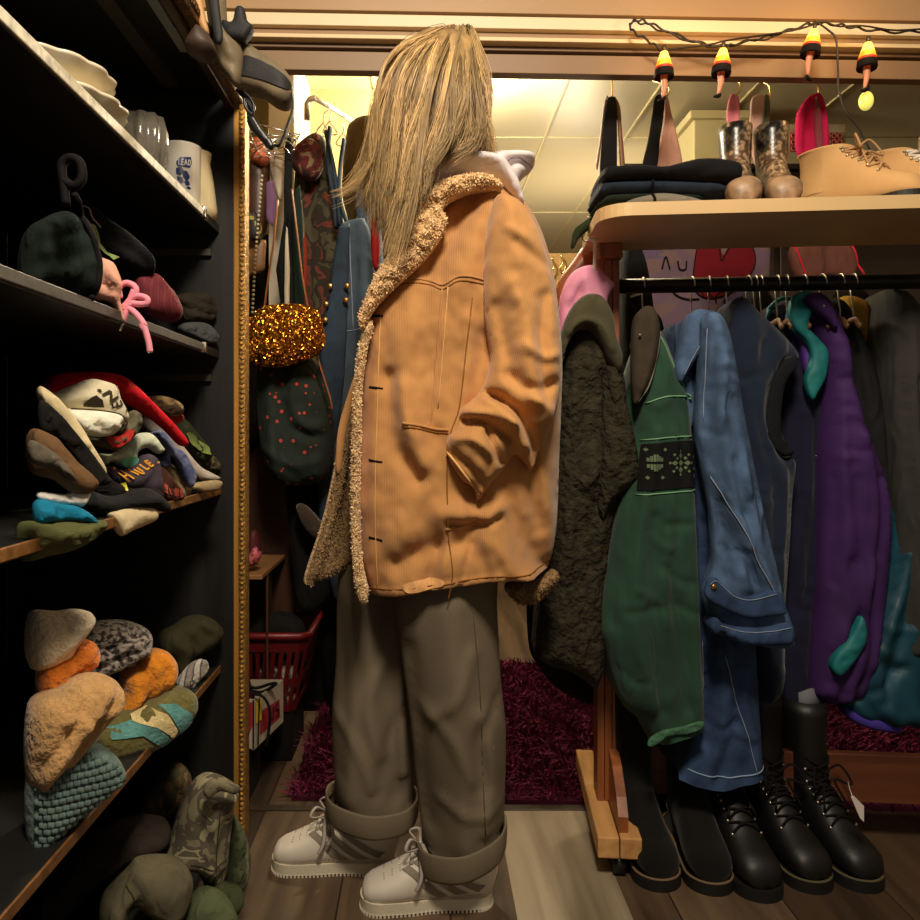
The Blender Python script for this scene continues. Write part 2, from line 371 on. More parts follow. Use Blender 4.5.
for z, c, nm, _, tip in SH:
    s_ = G().box(XB, X0-.004, YN, YE-.001, z-.018, z-.001).done('shelf', blk, t, smooth=False)
    LOC[s_.name] = LOC[t.name]
    G().box(X0-.004, X0, YN, YE-(.12 if tip else .0), z-.016, z, .0015).done('edge_strip', M(nm, c, .5, .35, vs=60, bump=.2, bs=80), s_, smooth=False)
    if tip: G().box(X0-.012, X0+.003, YE-.135, YE-.115, z-.019, z+.003, .002).done('metal_tip', M('chrome', (200,200,196), .2, .05, metal=1, bump=0), s_)
    if tip: G().box(-.62, X0-.02, YE-.012, YE, z-.07, z-.055).done('batten', M('dark_rail'), s_, smooth=False)
# gilded frame round the front of the unit
gold = M('gold_wood', (196,140,62), .38, .25, kind='wood', ps=9, axis=2, c2=(206,150,72), metal=.35, bump=.1)
orn = M('gold_ornate', (178,136,70), .4, .5, vs=90, metal=.5, bump=1., bs=190, bd=.004)
orn2 = M('bronze_ornate', (92,64,34), .4, .5, vs=80, metal=.4, bump=1., bs=150, bd=.004)
t = T('gilded_frame', 'tall carved gold picture frame edging the end of the black shelves', 'frame', (-.41, YE, 0))
G().box(-.427, -.413, YE-.002, YE+.03, .0, 1.625, .002).done('inner_moulding', gold, t, smooth=False)
g = G(); g.box(-.413, -.399, YE-.012, YE+.03, .0, 1.63, .003)
for i in range(150): g.ball((-.406+random.uniform(-.001,.001), YE-.012, .01+i*.0108), .0048, 6, (1.1, .9, 1))
g.done('carved_moulding', orn, t)
G().box(-.443, -.426, .45, YE+.03, 1.622, 1.640, .002).done('top_moulding', M('bronze_plain', (70,48,28), .4, .3, metal=.4), t, smooth=False)
g = G(); g.box(-.428, -.404, .45, YE+.03, 1.632, 1.668, .004)
for i in range(100): g.ball((-.404, .46+i*.0122, 1.65), .0065, 6, (.8, 1, 1.2))
g.done('top_carving', orn2, t)

# ================================================================ clothes rack on the right (built about its own corner)
RX, RY, RA = .345, 1.515, math.radians(-5.3)
cy_, sy_ = math.cos(RA), math.sin(RA)
def R3(x, y, z): return np.array([RX+cy_*x-sy_*y, RY+sy_*x+cy_*y, z])
red = M('reddish_wood', (128,70,36), .45, .3, kind='wood', ps=8, axis=2, c2=(150,88,48), bump=.1)
redx = M('reddish_wood_rail', (84,44,24), .5, .3, kind='wood', ps=8, axis=0, c2=(98,54,30), bump=.1)
pine = M('pine_foot', (196,142,82), .5, .2, kind='wood', ps=8, axis=1, c2=(214,164,104), bump=.1)
t = T('clothes_rack', 'wooden clothes rack with pale top shelf, black rail and pine feet on castors', 'clothes rack')
RL = 1.30
for x in (0, RL):
    f_ = G().box(x+.002, x+.045, 0, .42, .045, .088, .003).done('foot', pine, t, smooth=False)
    G().box(x+.047, x+.090, 0, .42, .045, .088, .003).done('foot', pine, t, smooth=False)
    for y in (.03, .39):
        c_ = G().tube([(x+.035, y, .022), (x+.06, y, .022)], .021, 16).done('castor', M('castor_black', (20,20,20), .4), t)
        G().box(x+.04, x+.055, y-.012, y+.012, .028, .046, .001).done('castor_fork', M('chrome'), c_, smooth=False)
    p_ = G(); 
    for k in range(3): p_.box(x+.020+.0165*k+.001, x+.020+.0165*k+.0165, .15, .215, .088, 1.318, .002)
    p_.done('post', red, t, smooth=False)
    q = [(x+.046, .02, .088), (x+.046, .15, .088), (x+.046, .15, .205), (x+.046, .10, .19), (x+.046, .045, .150), (x+.046, .02, .12)]
    G().extr(q, (.020, 0, 0)).done('brace', red, t, smooth=False)
    G().box(x+.02, x+.072, .12, .198, 1.285, 1.318, .003).done('bracket', red, t, smooth=False)
G().box(.07, RL+.02, .17, .19, .10, .205, .002).done('cross_board', redx, t, smooth=False)
g = G(); g.tube([(.045, .18, 1.233), (RL, .18, 1.233)], .0165, 20); g.done('hanging_rail', M('black_rail', (34,33,31), .35, .1, metal=.5), t)
pts = [(-.006+.06*(1-math.cos(a)), -.0+.06*(1-math.sin(a))) for a in np.linspace(0, math.pi/2, 8)]
pts = [(a, b_-.085) for a, b_ in pts]+[(RL+.06, -.085), (RL+.06, .20), (-.006, .20)]
tp = G().prism([(a, b_) for a, b_ in pts], 1.318, 1.343).done('top_shelf', M('shelf_board', (214,180,128), .45, .08, vs=4, bump=.05), t, smooth=False)
LOC[tp.name] = np.zeros(3)
for o in t.children: pass
t.location = (RX, RY, 0); t.rotation_euler = (0, 0, RA)
RAIL_Z = 1.233
# hangers on the rail (hook + shoulders running front to back)
hk = M('hanger_steel', (196,186,164), .3, .1, metal=.9, bump=0)
def make_hanger(label):
    h = T('clothes_hanger', label, 'hanger', group='steel hooked hangers on the black rail')
    a = [(0, .019*math.cos(u), .019*math.sin(u)) for u in np.linspace(math.radians(200), math.radians(-60), 18)]
    a += [(0, .006, -.035), (0, 0, -.06), (0, 0, -.085)]
    G().tube(a, .0016, 6).done('hook', hk, h)
    s_ = [(0, -.03, -.10), (0, -.02, -.095), (0, 0, -.083), (0, .10, -.10), (0, .16, -.125)]
    G().tube(spline(s_), .006, 8, (.6, 1.3)).done('shoulder_bar', M('hanger_wood', (120,84,50), .5), h)
    return h
def railpos(px):
    # world position on the rail seen at photo column px
    x = 0.
    for _ in range(30):
        w = R3(x, .18, 0); x += ((px-CX)/F*w[1]-w[0])
    return R3(x, .18, RAIL_Z+.0)
HL = {643: 'steel hanger on the black rail over the green jacket', 692: 'steel hanger on the black rail over the denim collar', 709: 'steel hanger on the rail in front of the red heart',
      727: 'steel hanger on the black rail just left of the navy vest', 748: 'first of three close hangers behind the navy vest', 755: 'middle one of three close hangers behind the navy vest', 761: 'third of three close hangers behind the navy vest',
      777: 'steel hanger on the rail over the dark indigo jacket', 787: 'steel hanger on the rail over the teal collar', 804: 'steel hanger on the rail over the purple hooded jacket',
      822: 'steel hanger on the rail just right of the purple jacket', 840: 'steel hanger on the rail over the black jacket', 853: 'steel hanger on the rail over the yellow garment'}
h0 = None
for px, lb in HL.items():
    if h0 is None: h0 = make_hanger(lb); h = h0; h.location = railpos(px); h.rotation_euler = (0, 0, RA)
    else: h = dup(h0, railpos(px), (0, 0, RA+random.uniform(-.12, .12)), lb)

# shag rug
rug = T('shag_rug', 'deep burgundy shag rug on the wooden floor behind the person', 'rug', (.7, 2.3, 0))
G().prism([(-.33, 1.84), (1.9, 1.76), (1.95, 2.55), (.9, 2.75), (.3, 2.92), (-.34, 2.9)], .0, .012).done('backing', M('rug_back', (70,16,40), .9), rug, smooth=False)
n = 42000
x = RNG.uniform(-.34, 1.9, n); y = RNG.uniform(1.78, 2.93, n); ok = (y > 1.845-.036*(x+.33)) & (y < 2.92-.13*np.clip(x, 0, 3)-.0)
x, y = x[ok], y[ok]; n = len(x)
clx = RNG.normal(0, .012, n)+.015*np.sin(x*40+y*23); cly = RNG.normal(0, .012, n)-.012; h = RNG.uniform(.022, .05, n); wd_ = RNG.uniform(.0015, .003, n); an = RNG.uniform(0, math.pi, n)
ax, ay = np.cos(an)*wd_, np.sin(an)*wd_
V = np.stack([np.stack([x-ax, y-ay, 0*x+.01], 1), np.stack([x+ax, y+ay, 0*x+.01], 1), np.stack([x+clx*.5+ax, y+cly*.5+ay, h*.7], 1), np.stack([x+clx*.5-ax, y+cly*.5-ay, h*.7], 1), np.stack([x+clx*1.4, y+cly*1.4-.004, h], 1)], 1).reshape(-1, 3)
Fc = []; 
for i in range(n): b_ = i*5; Fc.append((b_, b_+1, b_+2, b_+3)); Fc.append((b_+3, b_+2, b_+4))
sh = RNG.uniform(.55, 1.3, n); base = np.array([lin(122), lin(26), lin(68)]); cols = np.repeat(np.concatenate([base[None]*sh[:,None], np.ones((n, 1))], 1), 5, 0)
tag(mk('pile', V, Fc, M('rug_pile', kind='attr', rough=.8, bump=0), rug, smooth=False, cols=cols), kind='stuff')
# ================================================================ the person
YP = 1.46
pr = T('person', 'person in tan corduroy coat and rolled trousers, head turned away, hand in pocket', 'person', (.03, YP, 0))
def build_body():
    J = []; E = []; R = []
    def j(x, y, z, r, par=None):
        J.append((x, y, z)); R.append(r); i = len(J)-1
        if par is not None: E.append((par, i))
        return i
    pel = j(.05, 1.465, .88, .075); wa = j(.05, 1.465, 1.03, .075, pel); chs = j(.07, 1.465, 1.22, .085, wa); nb = j(.06, 1.46, 1.36, .055, chs); nk = j(.035, 1.46, 1.44, .05, nb); hd = j(.02, 1.46, 1.52, .06, nk)
    for s in (-1, 1):
        far = s > 0
        hp = j(.05, 1.465+s*.055, .82, .062, pel); kx, ky = (-.06, 1.545) if far else (.07, 1.44)
        kn = j(kx, ky, .46, .045, hp); an = j(-.09 if far else .105, 1.555 if far else 1.45, .11, .034, kn)
        j((-.09 if far else .105)-.07, (1.56 if far else 1.45), .05, .03, an)
        sh = j(.09, 1.46+s*.085, 1.29, .036, chs); el = j(.155, 1.46+s*.09, 1.05, .03, sh); wr = j(.06, 1.46+s*.085, .90, .022, el); pm = j(.01, 1.46+s*.085, .872, .026, wr)
        # fingers curled inside the pocket
        for k in range(4):
            dy = (k-1.5)*.019; a = j(-.025, 1.46+s*.07+dy, .853-.002*k, .0095, pm); b = j(-.045+abs(k-1)*.004, 1.46+s*.07+dy, .832, .009, a); j(-.047+abs(k-1)*.005, 1.46+s*.07+dy, .812, .008, b)
        th = j(.0, 1.46+s*.085-s*.025, .85, .0115, pm); j(-.02, 1.46+s*.085-s*.036, .835, .0095, th)
    me = bpy.data.meshes.new('skin'); me.from_pydata(J, E, []); o = bpy.data.objects.new('skin_tmp', me); COL.objects.link(o)
    sk = o.modifiers.new('s', 'SKIN'); sk.use_smooth_shade = True
    for i, v in enumerate(me.skin_vertices[0].data): v.radius = (R[i], R[i]); v.use_root = (i == 0)
    o.modifiers.new('d', 'SUBSURF').levels = 2
    dg = bpy.context.evaluated_depsgraph_get(); ev = o.evaluated_get(dg).to_mesh()
    g = G(); g.add([v.co[:] for v in ev.vertices], [tuple(p.vertices) for p in ev.polygons])
    # head with face turned away from the viewer
    fx, fy = .42, .907; rx, ry = fy, -fx  # forward, right
    hc = np.array([.024, 1.462, 1.55])
    def hp_(f, r_, z): return hc+np.array([fx*f+rx*r_, fy*f+ry*r_, z])
    n = 28; V = []
    for i in range(n+1):
        ph = math.pi*i/n; q = max(1e-4, math.sin(ph)); zz = -math.cos(ph)
        for k in range(n):
            th = 2*math.pi*k/n; f = q*math.cos(th); r_ = q*math.sin(th); jaw = 1-.28*max(0, -zz)**1.3
            ff = .098*f*(1 if f < 0 else (.96)) - (.012*max(0, -zz) if f < 0 else 0); V.append(hp_(ff, .075*r_*jaw, .115*zz))
    g.add(V, [(i*n+k, i*n+(k+1)%n, (i+1)*n+(k+1)%n, (i+1)*n+k) for i in range(n) for k in range(n)])
    g.tube([hp_(.088, 0, .015), hp_(.102, 0, -.008), hp_(.113, 0, -.026), hp_(.098, 0, -.034)], [.008, .010, .014, .011], 8)
    for s in (-1, 1):
        g.ball(hp_(-.005, s*.076, -.01), .03, 10, (.35, .45, 1)); g.ball(hp_(.093, s*.012, -.031), .009, 8)
    g.ball(hp_(.088, 0, -.055), .018, 10, (.9, .6, .35)); g.ball(hp_(.087, 0, -.067), .016, 10, (.9, .6, .4)); g.ball(hp_(.078, 0, -.092), .024, 10)
    o.modifiers.clear(); bpy.data.objects.remove(o)
    b = g.done('body', M('skin', (214,160,128), .5, .06, vs=12, bump=.05, bs=120), pr)
    rm = b.modifiers.new('r', 'REMESH'); rm.mode = 'VOXEL'; rm.voxel_size = .0055; rm.use_smooth_shade = True
    sm = b.modifiers.new('sm', 'SMOOTH'); sm.iterations = 3; sm.factor = .4
    bpy.context.view_layer.update(); dg = bpy.context.evaluated_depsgraph_get(); nm = bpy.data.meshes.new_from_object(b.evaluated_get(dg)); b.modifiers.clear(); b.data = nm
    for s in (-1, 1):
        e = G().ball(hp_(.083, s*.032, .012), .0125, 12).done('eye', M('eye_white', (236,230,222), .2, 0, bump=0), pr)
        G().ball(hp_(.0925, s*.032, .012), .0055, 10, (1, 1, 1)).done('iris', M('iris', (70,90,90), .2, 0, bump=0), e)
        G().tube([hp_(.092, s*.016, .032), hp_(.094, s*.032, .037), hp_(.085, s*.048, .033)], .003, 6).done('eyebrow', M('brow', (120,90,56), .8), pr)
    return hc
HC = build_body()
# ---- trousers
tr = M('olive_twill', (116,104,86), .85, .12, vs=5, bump=.35, bs=420, wk=.22, wks=7)
trd = M('olive_twill_cuff', (118,106,86), .85, .10, vs=6, bump=.35, bs=420)
def ellipse_cuff(name, cx, cyy, a, b, z0, z1, slope, mat, parent):
    V = []; seg = 56; prof = [(.90, 0.0), (.96, -.002), (.985, .004), (1.0, .5*(z1-z0)), (.995, z1-z0-.003), (.975, z1-z0+.002), (.945, z1-z0-.002), (.93, z1-z0-.02)]
    for q, dz in prof:
        for k in range(seg):
            t = 2*math.pi*k/seg; w = 1+.018*math.sin(3*t+cx*30)+.012*math.sin(7*t)
            x, y = cx+a*q*w*math.cos(t), cyy+b*q*w*math.sin(t); V.append((x, y, z0+dz+slope*(x-cx)+.004*math.sin(2*t+1)))
    n = len(prof); return mk(name, V, [(i*seg+k, i*seg+(k+1)%seg, (i+1)*seg+(k+1)%seg, (i+1)*seg+k) for i in range(n-1) for k in range(seg)], mat, parent)
def trousers():
    far = [(341,560), (374,548), (408,556), (409,620), (413,700), (415,770), (413,800,1), (372,808), (336,800,1), (332,720), (336,660)]
    p1 = Puff(far, 1.54, .085, .09, .095, res=.011, hem=lambda x, y: y > 796, creases=[([(388,600), (392,700), (398,780)], -.016, 10), ([(362,600), (352,700), (350,780)], .014, 12), ([(340,600), (348,680), (344,760)], -.012, 7), ([(392,640), (372,690), (384,740)], .010, 6), ([(404,600), (404,760)], .014, 6), ([(336,700), (360,730), (376,770)], .008, 5), ([(410,690), (390,730), (380,776)], -.008, 5)], wr=(.014, 7, 2.6))
    t = p1.build('trousers', tr, pr)
    near = [(385,545), (440,530), (496,545), (497,600), (501,680), (506,730), (505,790), (503,822,1), (460,846), (423,838,1), (416,780), (410,720), (402,660), (394,600)]
    p2 = Puff(near, 1.445, .088, .085, .10, res=.011, hem=lambda x, y: y > 820 and 423 < x < 503, creases=[([(452,600), (457,700), (462,820)], .012, 16), ([(408,640), (420,740), (428,810)], -.012, 9), ([(480,700), (488,750), (484,810)], .015, 8), ([(470,640), (455,680), (430,700)], .009, 6), ([(497,690), (476,725), (484,770)], -.012, 7), ([(420,690), (450,720), (470,760)], .007, 6), ([(440,780), (470,795), (500,790)], .007, 5), ([(398,600), (405,680), (412,740)], .012, 6)], wr=(.014, 6, 2.4))
    p2.build('trouser_leg', tr, t)
    p2.line('side_seam', [(470,600), (477,680), (480,760), (482,812)], .0011, M('seam_dark', (84,72,54)), t, eps=.0)
    ellipse_cuff('turned_cuff', -.111, 1.54, .096, .092, .120, .165, -.06, trd, t)
    ellipse_cuff('turned_cuff', .067, 1.445, .088, .090, .092, .140, .22, trd, t)
trousers()
# ---- sneakers
def ring_shoe(rings, seg=28, sole=.02, ex=2.4):
    V = []; tops = []
    for x, z, t, a, b in rings:
        tt = math.radians(t); D = np.array([math.sin(tt), 0, math.cos(tt)])
        for k in range(seg):
            th = 2*math.pi*k/seg; c, s = math.cos(th), math.sin(th)
            c = math.copysign(abs(c)**(2/ex), c); s = math.copysign(abs(s)**(2/ex), s)
            bb = b
            if s < 0 and t < 84:
                Lb = min((z-sole)/max(D[2], .05), (x-.008)/max(D[0], .001)) if x > .01 else b
                wgt = max(0, min(1, (84-t)/24)); bb = b+(max(b, min(Lb, .14))-b)*wgt
            p = np.array([x, 0, z])+np.array([0, a*c, 0])+bb*s*D
            if p[2] < sole: p[2] = sole
            V.append(p)
    n = len(rings); Fc = [(i*seg+k, i*seg+(k+1)%seg, (i+1)*seg+(k+1)%seg, (i+1)*seg+k) for i in range(n-1) for k in range(seg)]
    Fc.append(tuple(range(seg)))
    return np.array(V), Fc, seg
def surf(V, seg, i, th, eps=.002):
    """point on ring surface: ring index (float) and angle in degrees"""
    i0 = int(min(i, len(V)//seg-2)); f = i-i0; k = (th/360*seg) % seg; k0 = int(k); g = k-k0
    R = lambda r: V[r*seg+k0 % seg]*(1-g)+V[r*seg+(k0+1) % seg]*g
    p = R(i0)*(1-f)+R(i0+1)*f; c = V[i0*seg:(i0+1)*seg].mean(0)*(1-f)+V[(i0+1)*seg:(i0+2)*seg].mean(0)*f
    d = p-c; return p+d/(np.linalg.norm(d)+1e-9)*eps
def strip(V, seg, pts, w, eps=.0025):
    """flat band following the shoe surface through (ring, angle) points, w = ring-units half width"""
    A = []; 
    for a, b in zip(pts[:-1], pts[1:]):
        for j in range(6): A.append((a[0]+(b[0]-a[0])*j/6, a[1]+(b[1]-a[1])*j/6))
    A.append(pts[-1]); L_ = []
    for i, th in A: L_ += [surf(V, seg, i-w, th, eps), surf(V, seg, i+w, th, eps)]
    return np.array(L_), [(2*k, 2*k+1, 2*k+3, 2*k+2) for k in range(len(A)-1)]
def sole_pts(L, wt, wh, off=0, n=18):
    o = []
    def wfun(u): return (wh*(1-u)+wt*u)*(1-.13*math.exp(-((u-.42)/.16)**2))
    for i in range(n+1):
        a = math.pi*i/n; 
        o.append((L-wt+(wt+off)*math.sin(a), (wt+off)*math.cos(a)))
    for i in range(5, 0, -1): u = i/6; o.append((wh+(L-wt-wh)*u, -(wfun(u)+off)))
    for i in range(n+1): a = math.pi*i/n; o.append((wh-(wh+off)*math.sin(a), -(wh+off)*math.cos(a)))
    for i in range(1, 6): u = i/6; o.append((wh+(L-wt-wh)*u, wfun(u)+off))
    return o
wl = M('sneaker_leather', (226,216,200), .5, .06, vs=10, bump=.08, bs=200); wsole = M('sneaker_sole', (222,212,188), .6, .08, bump=.3, bs=250)
gstripe = M('sneaker_stripe', (138,128,112), .7, .08); lace = M('grey_lace', (176,166,156), .9)
SR = [(.283,.030,0,.012,.010), (.278,.034,0,.030,.016), (.265,.037,0,.040,.021), (.24,.041,5,.046,.026), (.21,.048,10,.047,.032), (.18,.056,16,.045,.040), (.15,.064,24,.042,.048), (.12,.072,34,.039,.054), (.09,.078,48,.036,.056), (.068,.088,66,.034,.056), (.06,.100,80,.034,.054), (.058,.112,88,.033,.052)]
def sneaker(name, loc, rz):
    s = T(name, None, None); 
    V, Fc, seg = ring_shoe(SR, sole=.018)
    G().add(V, Fc).done('upper', wl, s)
    sp = [(.020+a*.929, b) for a, b in sole_pts(.288, .045, .035, .0)]; g = G(); g.prism(sp, .004, .026)
    sp2 = [(.021+a*.927, b) for a, b in sole_pts(.287, .044, .034, .0)]
    for i in range(len(sp2)):
        a, b = np.array(sp2[i]), np.array(sp2[(i+1) % len(sp2)]); m = max(1, int(np.linalg.norm(b-a)/.007))
        for k in range(m): q = a+(b-a)*k/m; g.box(q[0]-.0022, q[0]+.0022, q[1]-.0022, q[1]+.0022, 0, .006)
    so = g.done('sole', wsole, s, smooth=False)
    for sd in (1, -1):
        for i, base in enumerate((6.0, 6.9, 7.8)):
            g = G()
            a = [(base-1.3, 62), (base-.6, 25), (base-.1, -8), (base+.3, -38)]
            if sd < 0: a = [(r, 180-th) for r, th in a]
            v, f = strip(V, seg, a, .27); g.add(v, f); g.done('stripe', gstripe, s, fix=False)
    g = G()
    for i in range(5):
        r = 5.2+i*.85; g.tube([surf(V, seg, r, 58, .003), surf(V, seg, r+.25, 78, .006), surf(V, seg, r+.35, 102, .006), surf(V, seg, r, 122, .003)], .0032, 6, (1.3, .6))
        g.tube([surf(V, seg, r, 122, .003), surf(V, seg, r+.5, 90, .007), surf(V, seg, r+.85, 58, .003)], .003, 6, (1.3, .6))
    k0 = surf(V, seg, 6.4, 85, .012)
    g.tube(spline([k0, k0+[-.005,.03,.012], k0+[-.02,.05,-.02], k0+[-.01,.052,-.045]]), .0032, 6, (1.3, .6)); g.tube(spline([k0, k0+[.0,.028,-.008], k0+[-.0,.050,-.04], k0+[.01,.054,-.062]]), .0032, 6, (1.3, .6))
    g.tube(spline([k0, k0+[.02,.02,.02], k0+[.03,.035,.006], k0+[.008,.02,.0], k0]), .003, 6, (1.3, .6)); g.tube(spline([k0, k0+[.0,-.02,.02], k0+[.02,-.035,.008], k0]), .003, 6, (1.3, .6))
    g.done('laces', lace, s)
    v = G(); 
    for sd in (1, -1):
        for i in range(3):
            for q in range(3): v.ball(surf(V, seg, 3.1+i*.6, 90+sd*(10+q*9), .0005), .0014, 5)
    v.done('toe_holes', M('hole_grey', (150,142,130)), s)
    s.parent = None
    return s
def put_part(s, loc, rz, parent):
    """bake a locally built part tree under the person (world position loc, turned rz)"""
    c, q = math.cos(rz), math.sin(rz); ch = list(s.children); up = [o for o in ch if o.name.startswith('upper')][0]
    for o in ch:
        for v in o.data.vertices: x, y, z = v.co*.955; v.co = (c*x-q*y+loc[0]-LOC[parent.name][0], q*x+c*y+loc[1]-LOC[parent.name][1], z+loc[2]-LOC[parent.name][2])
        o.parent = up if o is not up else parent
    up.name = 'sneaker'; bpy.data.objects.remove(s)
sn = sneaker('tmp', None, 0); put_part(sn, (.148, 1.452, 0), math.radians(180+3), pr)
sn = sneaker('tmp', None, 0); put_part(sn, (-.046, 1.562, 0), math.radians(180-1), pr)
# ---- coat
def cord_mat(key, c, freq=105, rot=0., var=.16):
    m = M(key, c, .85, var, vs=7, bump=0, sheen=.25); nt = m.node_tree; N = nt.nodes; L = nt.links; b = N['Principled BSDF']
    tc = N.new('ShaderNodeTexCoord'); mp = N.new('ShaderNodeMapping'); mp.inputs['Rotation'].default_value = (0, rot, 0)
    w = N.new('ShaderNodeTexWave'); w.inputs['Scale'].default_value = freq; w.inputs['Distortion'].default_value = 1.2; w.inputs['Detail'].default_value = 1; w.inputs['Detail Scale'].default_value = .6
    n2 = N.new('ShaderNodeTexNoise'); n2.inputs['Scale'].default_value = 35; n2.inputs['Detail'].default_value = 4
    L.new(tc.outputs['Object'], mp.inputs[0]); L.new(mp.outputs[0], w.inputs[0]); L.new(tc.outputs['Object'], n2.inputs[0])
    ma = N.new('ShaderNodeMath'); ma.operation = 'MULTIPLY_ADD'; ma.inputs[1].default_value = .55; L.new(w.outputs['Fac'], ma.inputs[0]); L.new(n2.outputs['Fac'], ma.inputs[2])
    bp = N.new('ShaderNodeBump'); bp.inputs['Strength'].default_value = .45; bp.inputs['Distance'].default_value = .002; L.new(ma.outputs[0], bp.inputs['Height'])
    wn = N.new('ShaderNodeTexNoise'); wn.inputs['Scale'].default_value = 9; wn.inputs['Detail'].default_value = 4; wn.inputs['Distortion'].default_value = 1.4; wn.noise_type = 'RIDGED_MULTIFRACTAL'; L.new(tc.outputs['Object'], wn.inputs[0])
    b2 = N.new('ShaderNodeBump'); b2.inputs['Strength'].default_value = .28; b2.inputs['Distance'].default_value = .014; L.new(wn.outputs['Fac'], b2.inputs['Height']); L.new(bp.outputs[0], b2.inputs['Normal']); L.new(b2.outputs[0], b.inputs['Normal'])
    return m
cord = cord_mat('tan_corduroy', (194,140,84)); cords = cord_mat('tan_corduroy_sleeve', (198,144,86), rot=-.18)
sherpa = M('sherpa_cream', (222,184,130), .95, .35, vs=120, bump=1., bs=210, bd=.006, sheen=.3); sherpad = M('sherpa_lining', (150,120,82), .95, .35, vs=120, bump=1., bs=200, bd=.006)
def fuzz(name, pf, n, ln, mat, parent, region=None, r=.0011, curl=.0015, colr=(196,158,104)):
    """little curly pile standing on a soft surface"""
    lo, hi = pf.ol.min(0), pf.ol.max(0); q = RNG.uniform(lo, hi, (n*2, 2)); q = q[inside(q, pf.ol)][:n]; fr, _ = pf.off(q); b0 = pf.w3(q, fr-.001)
    d = pf.n[None]+RNG.normal(0, .55, (len(q), 3)); d /= np.linalg.norm(d, axis=1)[:,None]; L_ = RNG.uniform(.6, 1.2, len(q))[:,None]*ln
    k = RNG.normal(0, curl, (len(q), 3)); sd = np.cross(d, RNG.normal(0, 1, (len(q), 3))); sd /= np.linalg.norm(sd, axis=1)[:,None]+1e-9; sd *= r
    m1 = b0+d*L_*.6+k; m2 = b0+d*L_*.9-k*.3+np.array([0, 0, -.002]); V = np.stack([b0-sd, b0+sd, m1+sd, m1-sd, m2+sd*.6, m2-sd*.6], 1).reshape(-1, 3)
    Fc = []; 
    for i in range(len(q)): a = i*6; Fc += [(a, a+1, a+2, a+3), (a+3, a+2, a+4, a+5)]
    s_ = RNG.uniform(.6, 1.35, len(q)); cc = np.array([lin(v) for v in colr]); cols = np.repeat(np.concatenate([cc[None]*s_[:,None], np.ones((len(q), 1))], 1), 6, 0)
    return tag(mk(name, V, Fc, M('pile_'+parent.name, kind='attr', rough=.9, bump=0), parent, smooth=False, cols=cols), kind='stuff')
def coat():
    # far front flap with its lining
    ol = [(362,360), (350,392), (341,430), (334,474), (322,525), (306,574), (306,582,1), (330,577), (352,563), (372,560), (374,480), (372,400)]
    pf = Puff(ol, 1.50, .015, .02, .02, phi=25, res=.007, wr=(.008, 14, 8), creases=[([(352,400), (344,440), (338,480), (328,520), (310,572)], .014, 5), ([(353,440), (346,490), (338,555)], -.010, 6)])
    fl = pf.build('coat', sherpad, pr); fl.name = 'coat'
    pe = Puff([(357,378), (349,392), (340,430), (333,474), (321,525), (305,574), (306,584), (315,580), (331,530), (342,478), (349,434), (358,400)], 1.495, .014, .014, .012, phi=25, res=.006, wr=(.008, 50, 50)); e = pe.build('flap_edge', sherpa, fl); fuzz('flap_pile', pe, 2600, .0036, None, fl, colr=(206,176,134))
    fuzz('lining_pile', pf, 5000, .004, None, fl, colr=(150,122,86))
    pk = Puff([(360,362), (350,388), (338,430), (336,470), (341,470), (346,432), (356,395), (364,372)], 1.488, .006, .006, .006, phi=25, res=.006); pk.build('flap_facing', cord, fl)
    # main shell
    ol = [(430,222), (452,196), (480,182), (503,186), (522,203), (537,226), (548,256), (556,300), (561,356), (560,410), (558,460), (556,520), (552,545), (548,562,1), (524,566), (488,567), (462,572), (430,576), (398,583), (369,587,1), (358,560), (355,520), (353,480), (357,430), (357,390), (360,350), (366,318), (384,285), (405,252)]
    cr = [([(370,584), (430,574), (490,565), (540,562)], .004, 3),
          ([(392,380), (395,420), (402,450), (418,474)], -.014, 8), ([(404,390), (412,430), (424,462)], .012, 9),
          ([(468,440), (470,480), (474,510), (462,528), (432,536), (400,552)], -.016, 10), ([(440,505), (470,506), (494,500)], .012, 9), ([(450,517), (478,516), (492,510)], -.010, 4),
          ([(480,512), (492,540), (520,566)], .014, 9), ([(498,480), (510,520), (536,560)], -.016, 11), ([(500,560), (524,568), (550,574)], .012, 8), ([(530,450), (540,500), (548,545)], .014, 9), ([(520,430), (524,480), (532,520)], -.012, 9),
          ([(436,540), (428,570)], -.008, 4), ([(446,530), (440,575)], .007, 4), ([(468,535), (458,575)], -.009, 4), ([(478,530), (492,570)], .008, 5), ([(452,300), (446,360), (440,420)], .005, 8), ([(425,300), (420,380)], -.004, 7),
          ([(480,345), (472,400), (462,450)], -.012, 8), ([(465,330), (461,400), (452,440)], .008, 8), ([(470,214), (452,244), (430,282)], -.02, 12), ([(500,205), (490,250), (480,292)], -.006, 12), ([(470,244), (466,290)], .006, 10),
          ([(380,300), (378,400), (376,500), (374,590)], .004, 5)]
    pm = Puff(ol, YP, .135, .15, .12, res=.0068, creases=[(c_, a_*1.25, w_) for c_, a_, w_ in cr], wr=(.012, 12, 7, 4), hem=lambda x, y: y > 555 and 369 < x < 548)
    m = pm.build('coat_shell', cord, fl)
    # seams, yoke, buttonholes, pocket
    dk = M('seam_brown', (140,92,44)); lt = M('thread_pale', (222,176,110))
    pm.line('yoke_seam', [(384,292), (410,290), (428,292), (441,298), (456,292), (478,294), (484,298)], .0022, cord, fl, eps=.0006)
    pm.line('yoke_stitch', [(384,296), (410,294), (428,296), (441,302), (456,296), (478,298)], .0012, dk, fl, eps=.0004)
    pm.line('front_seam', [(441,300), (437,350), (432,410), (428,428)], .0022, cord, fl, eps=.0004)
    pm.line('front_stitch', [(446,300), (442,350), (437,410)], .0011, lt, fl, eps=.0006)
    pm.line('side_seam', [(468,310), (462,360), (456,410), (446,445), (446,520), (450,560), (446,586)], .0012, dk, fl, eps=.0004)
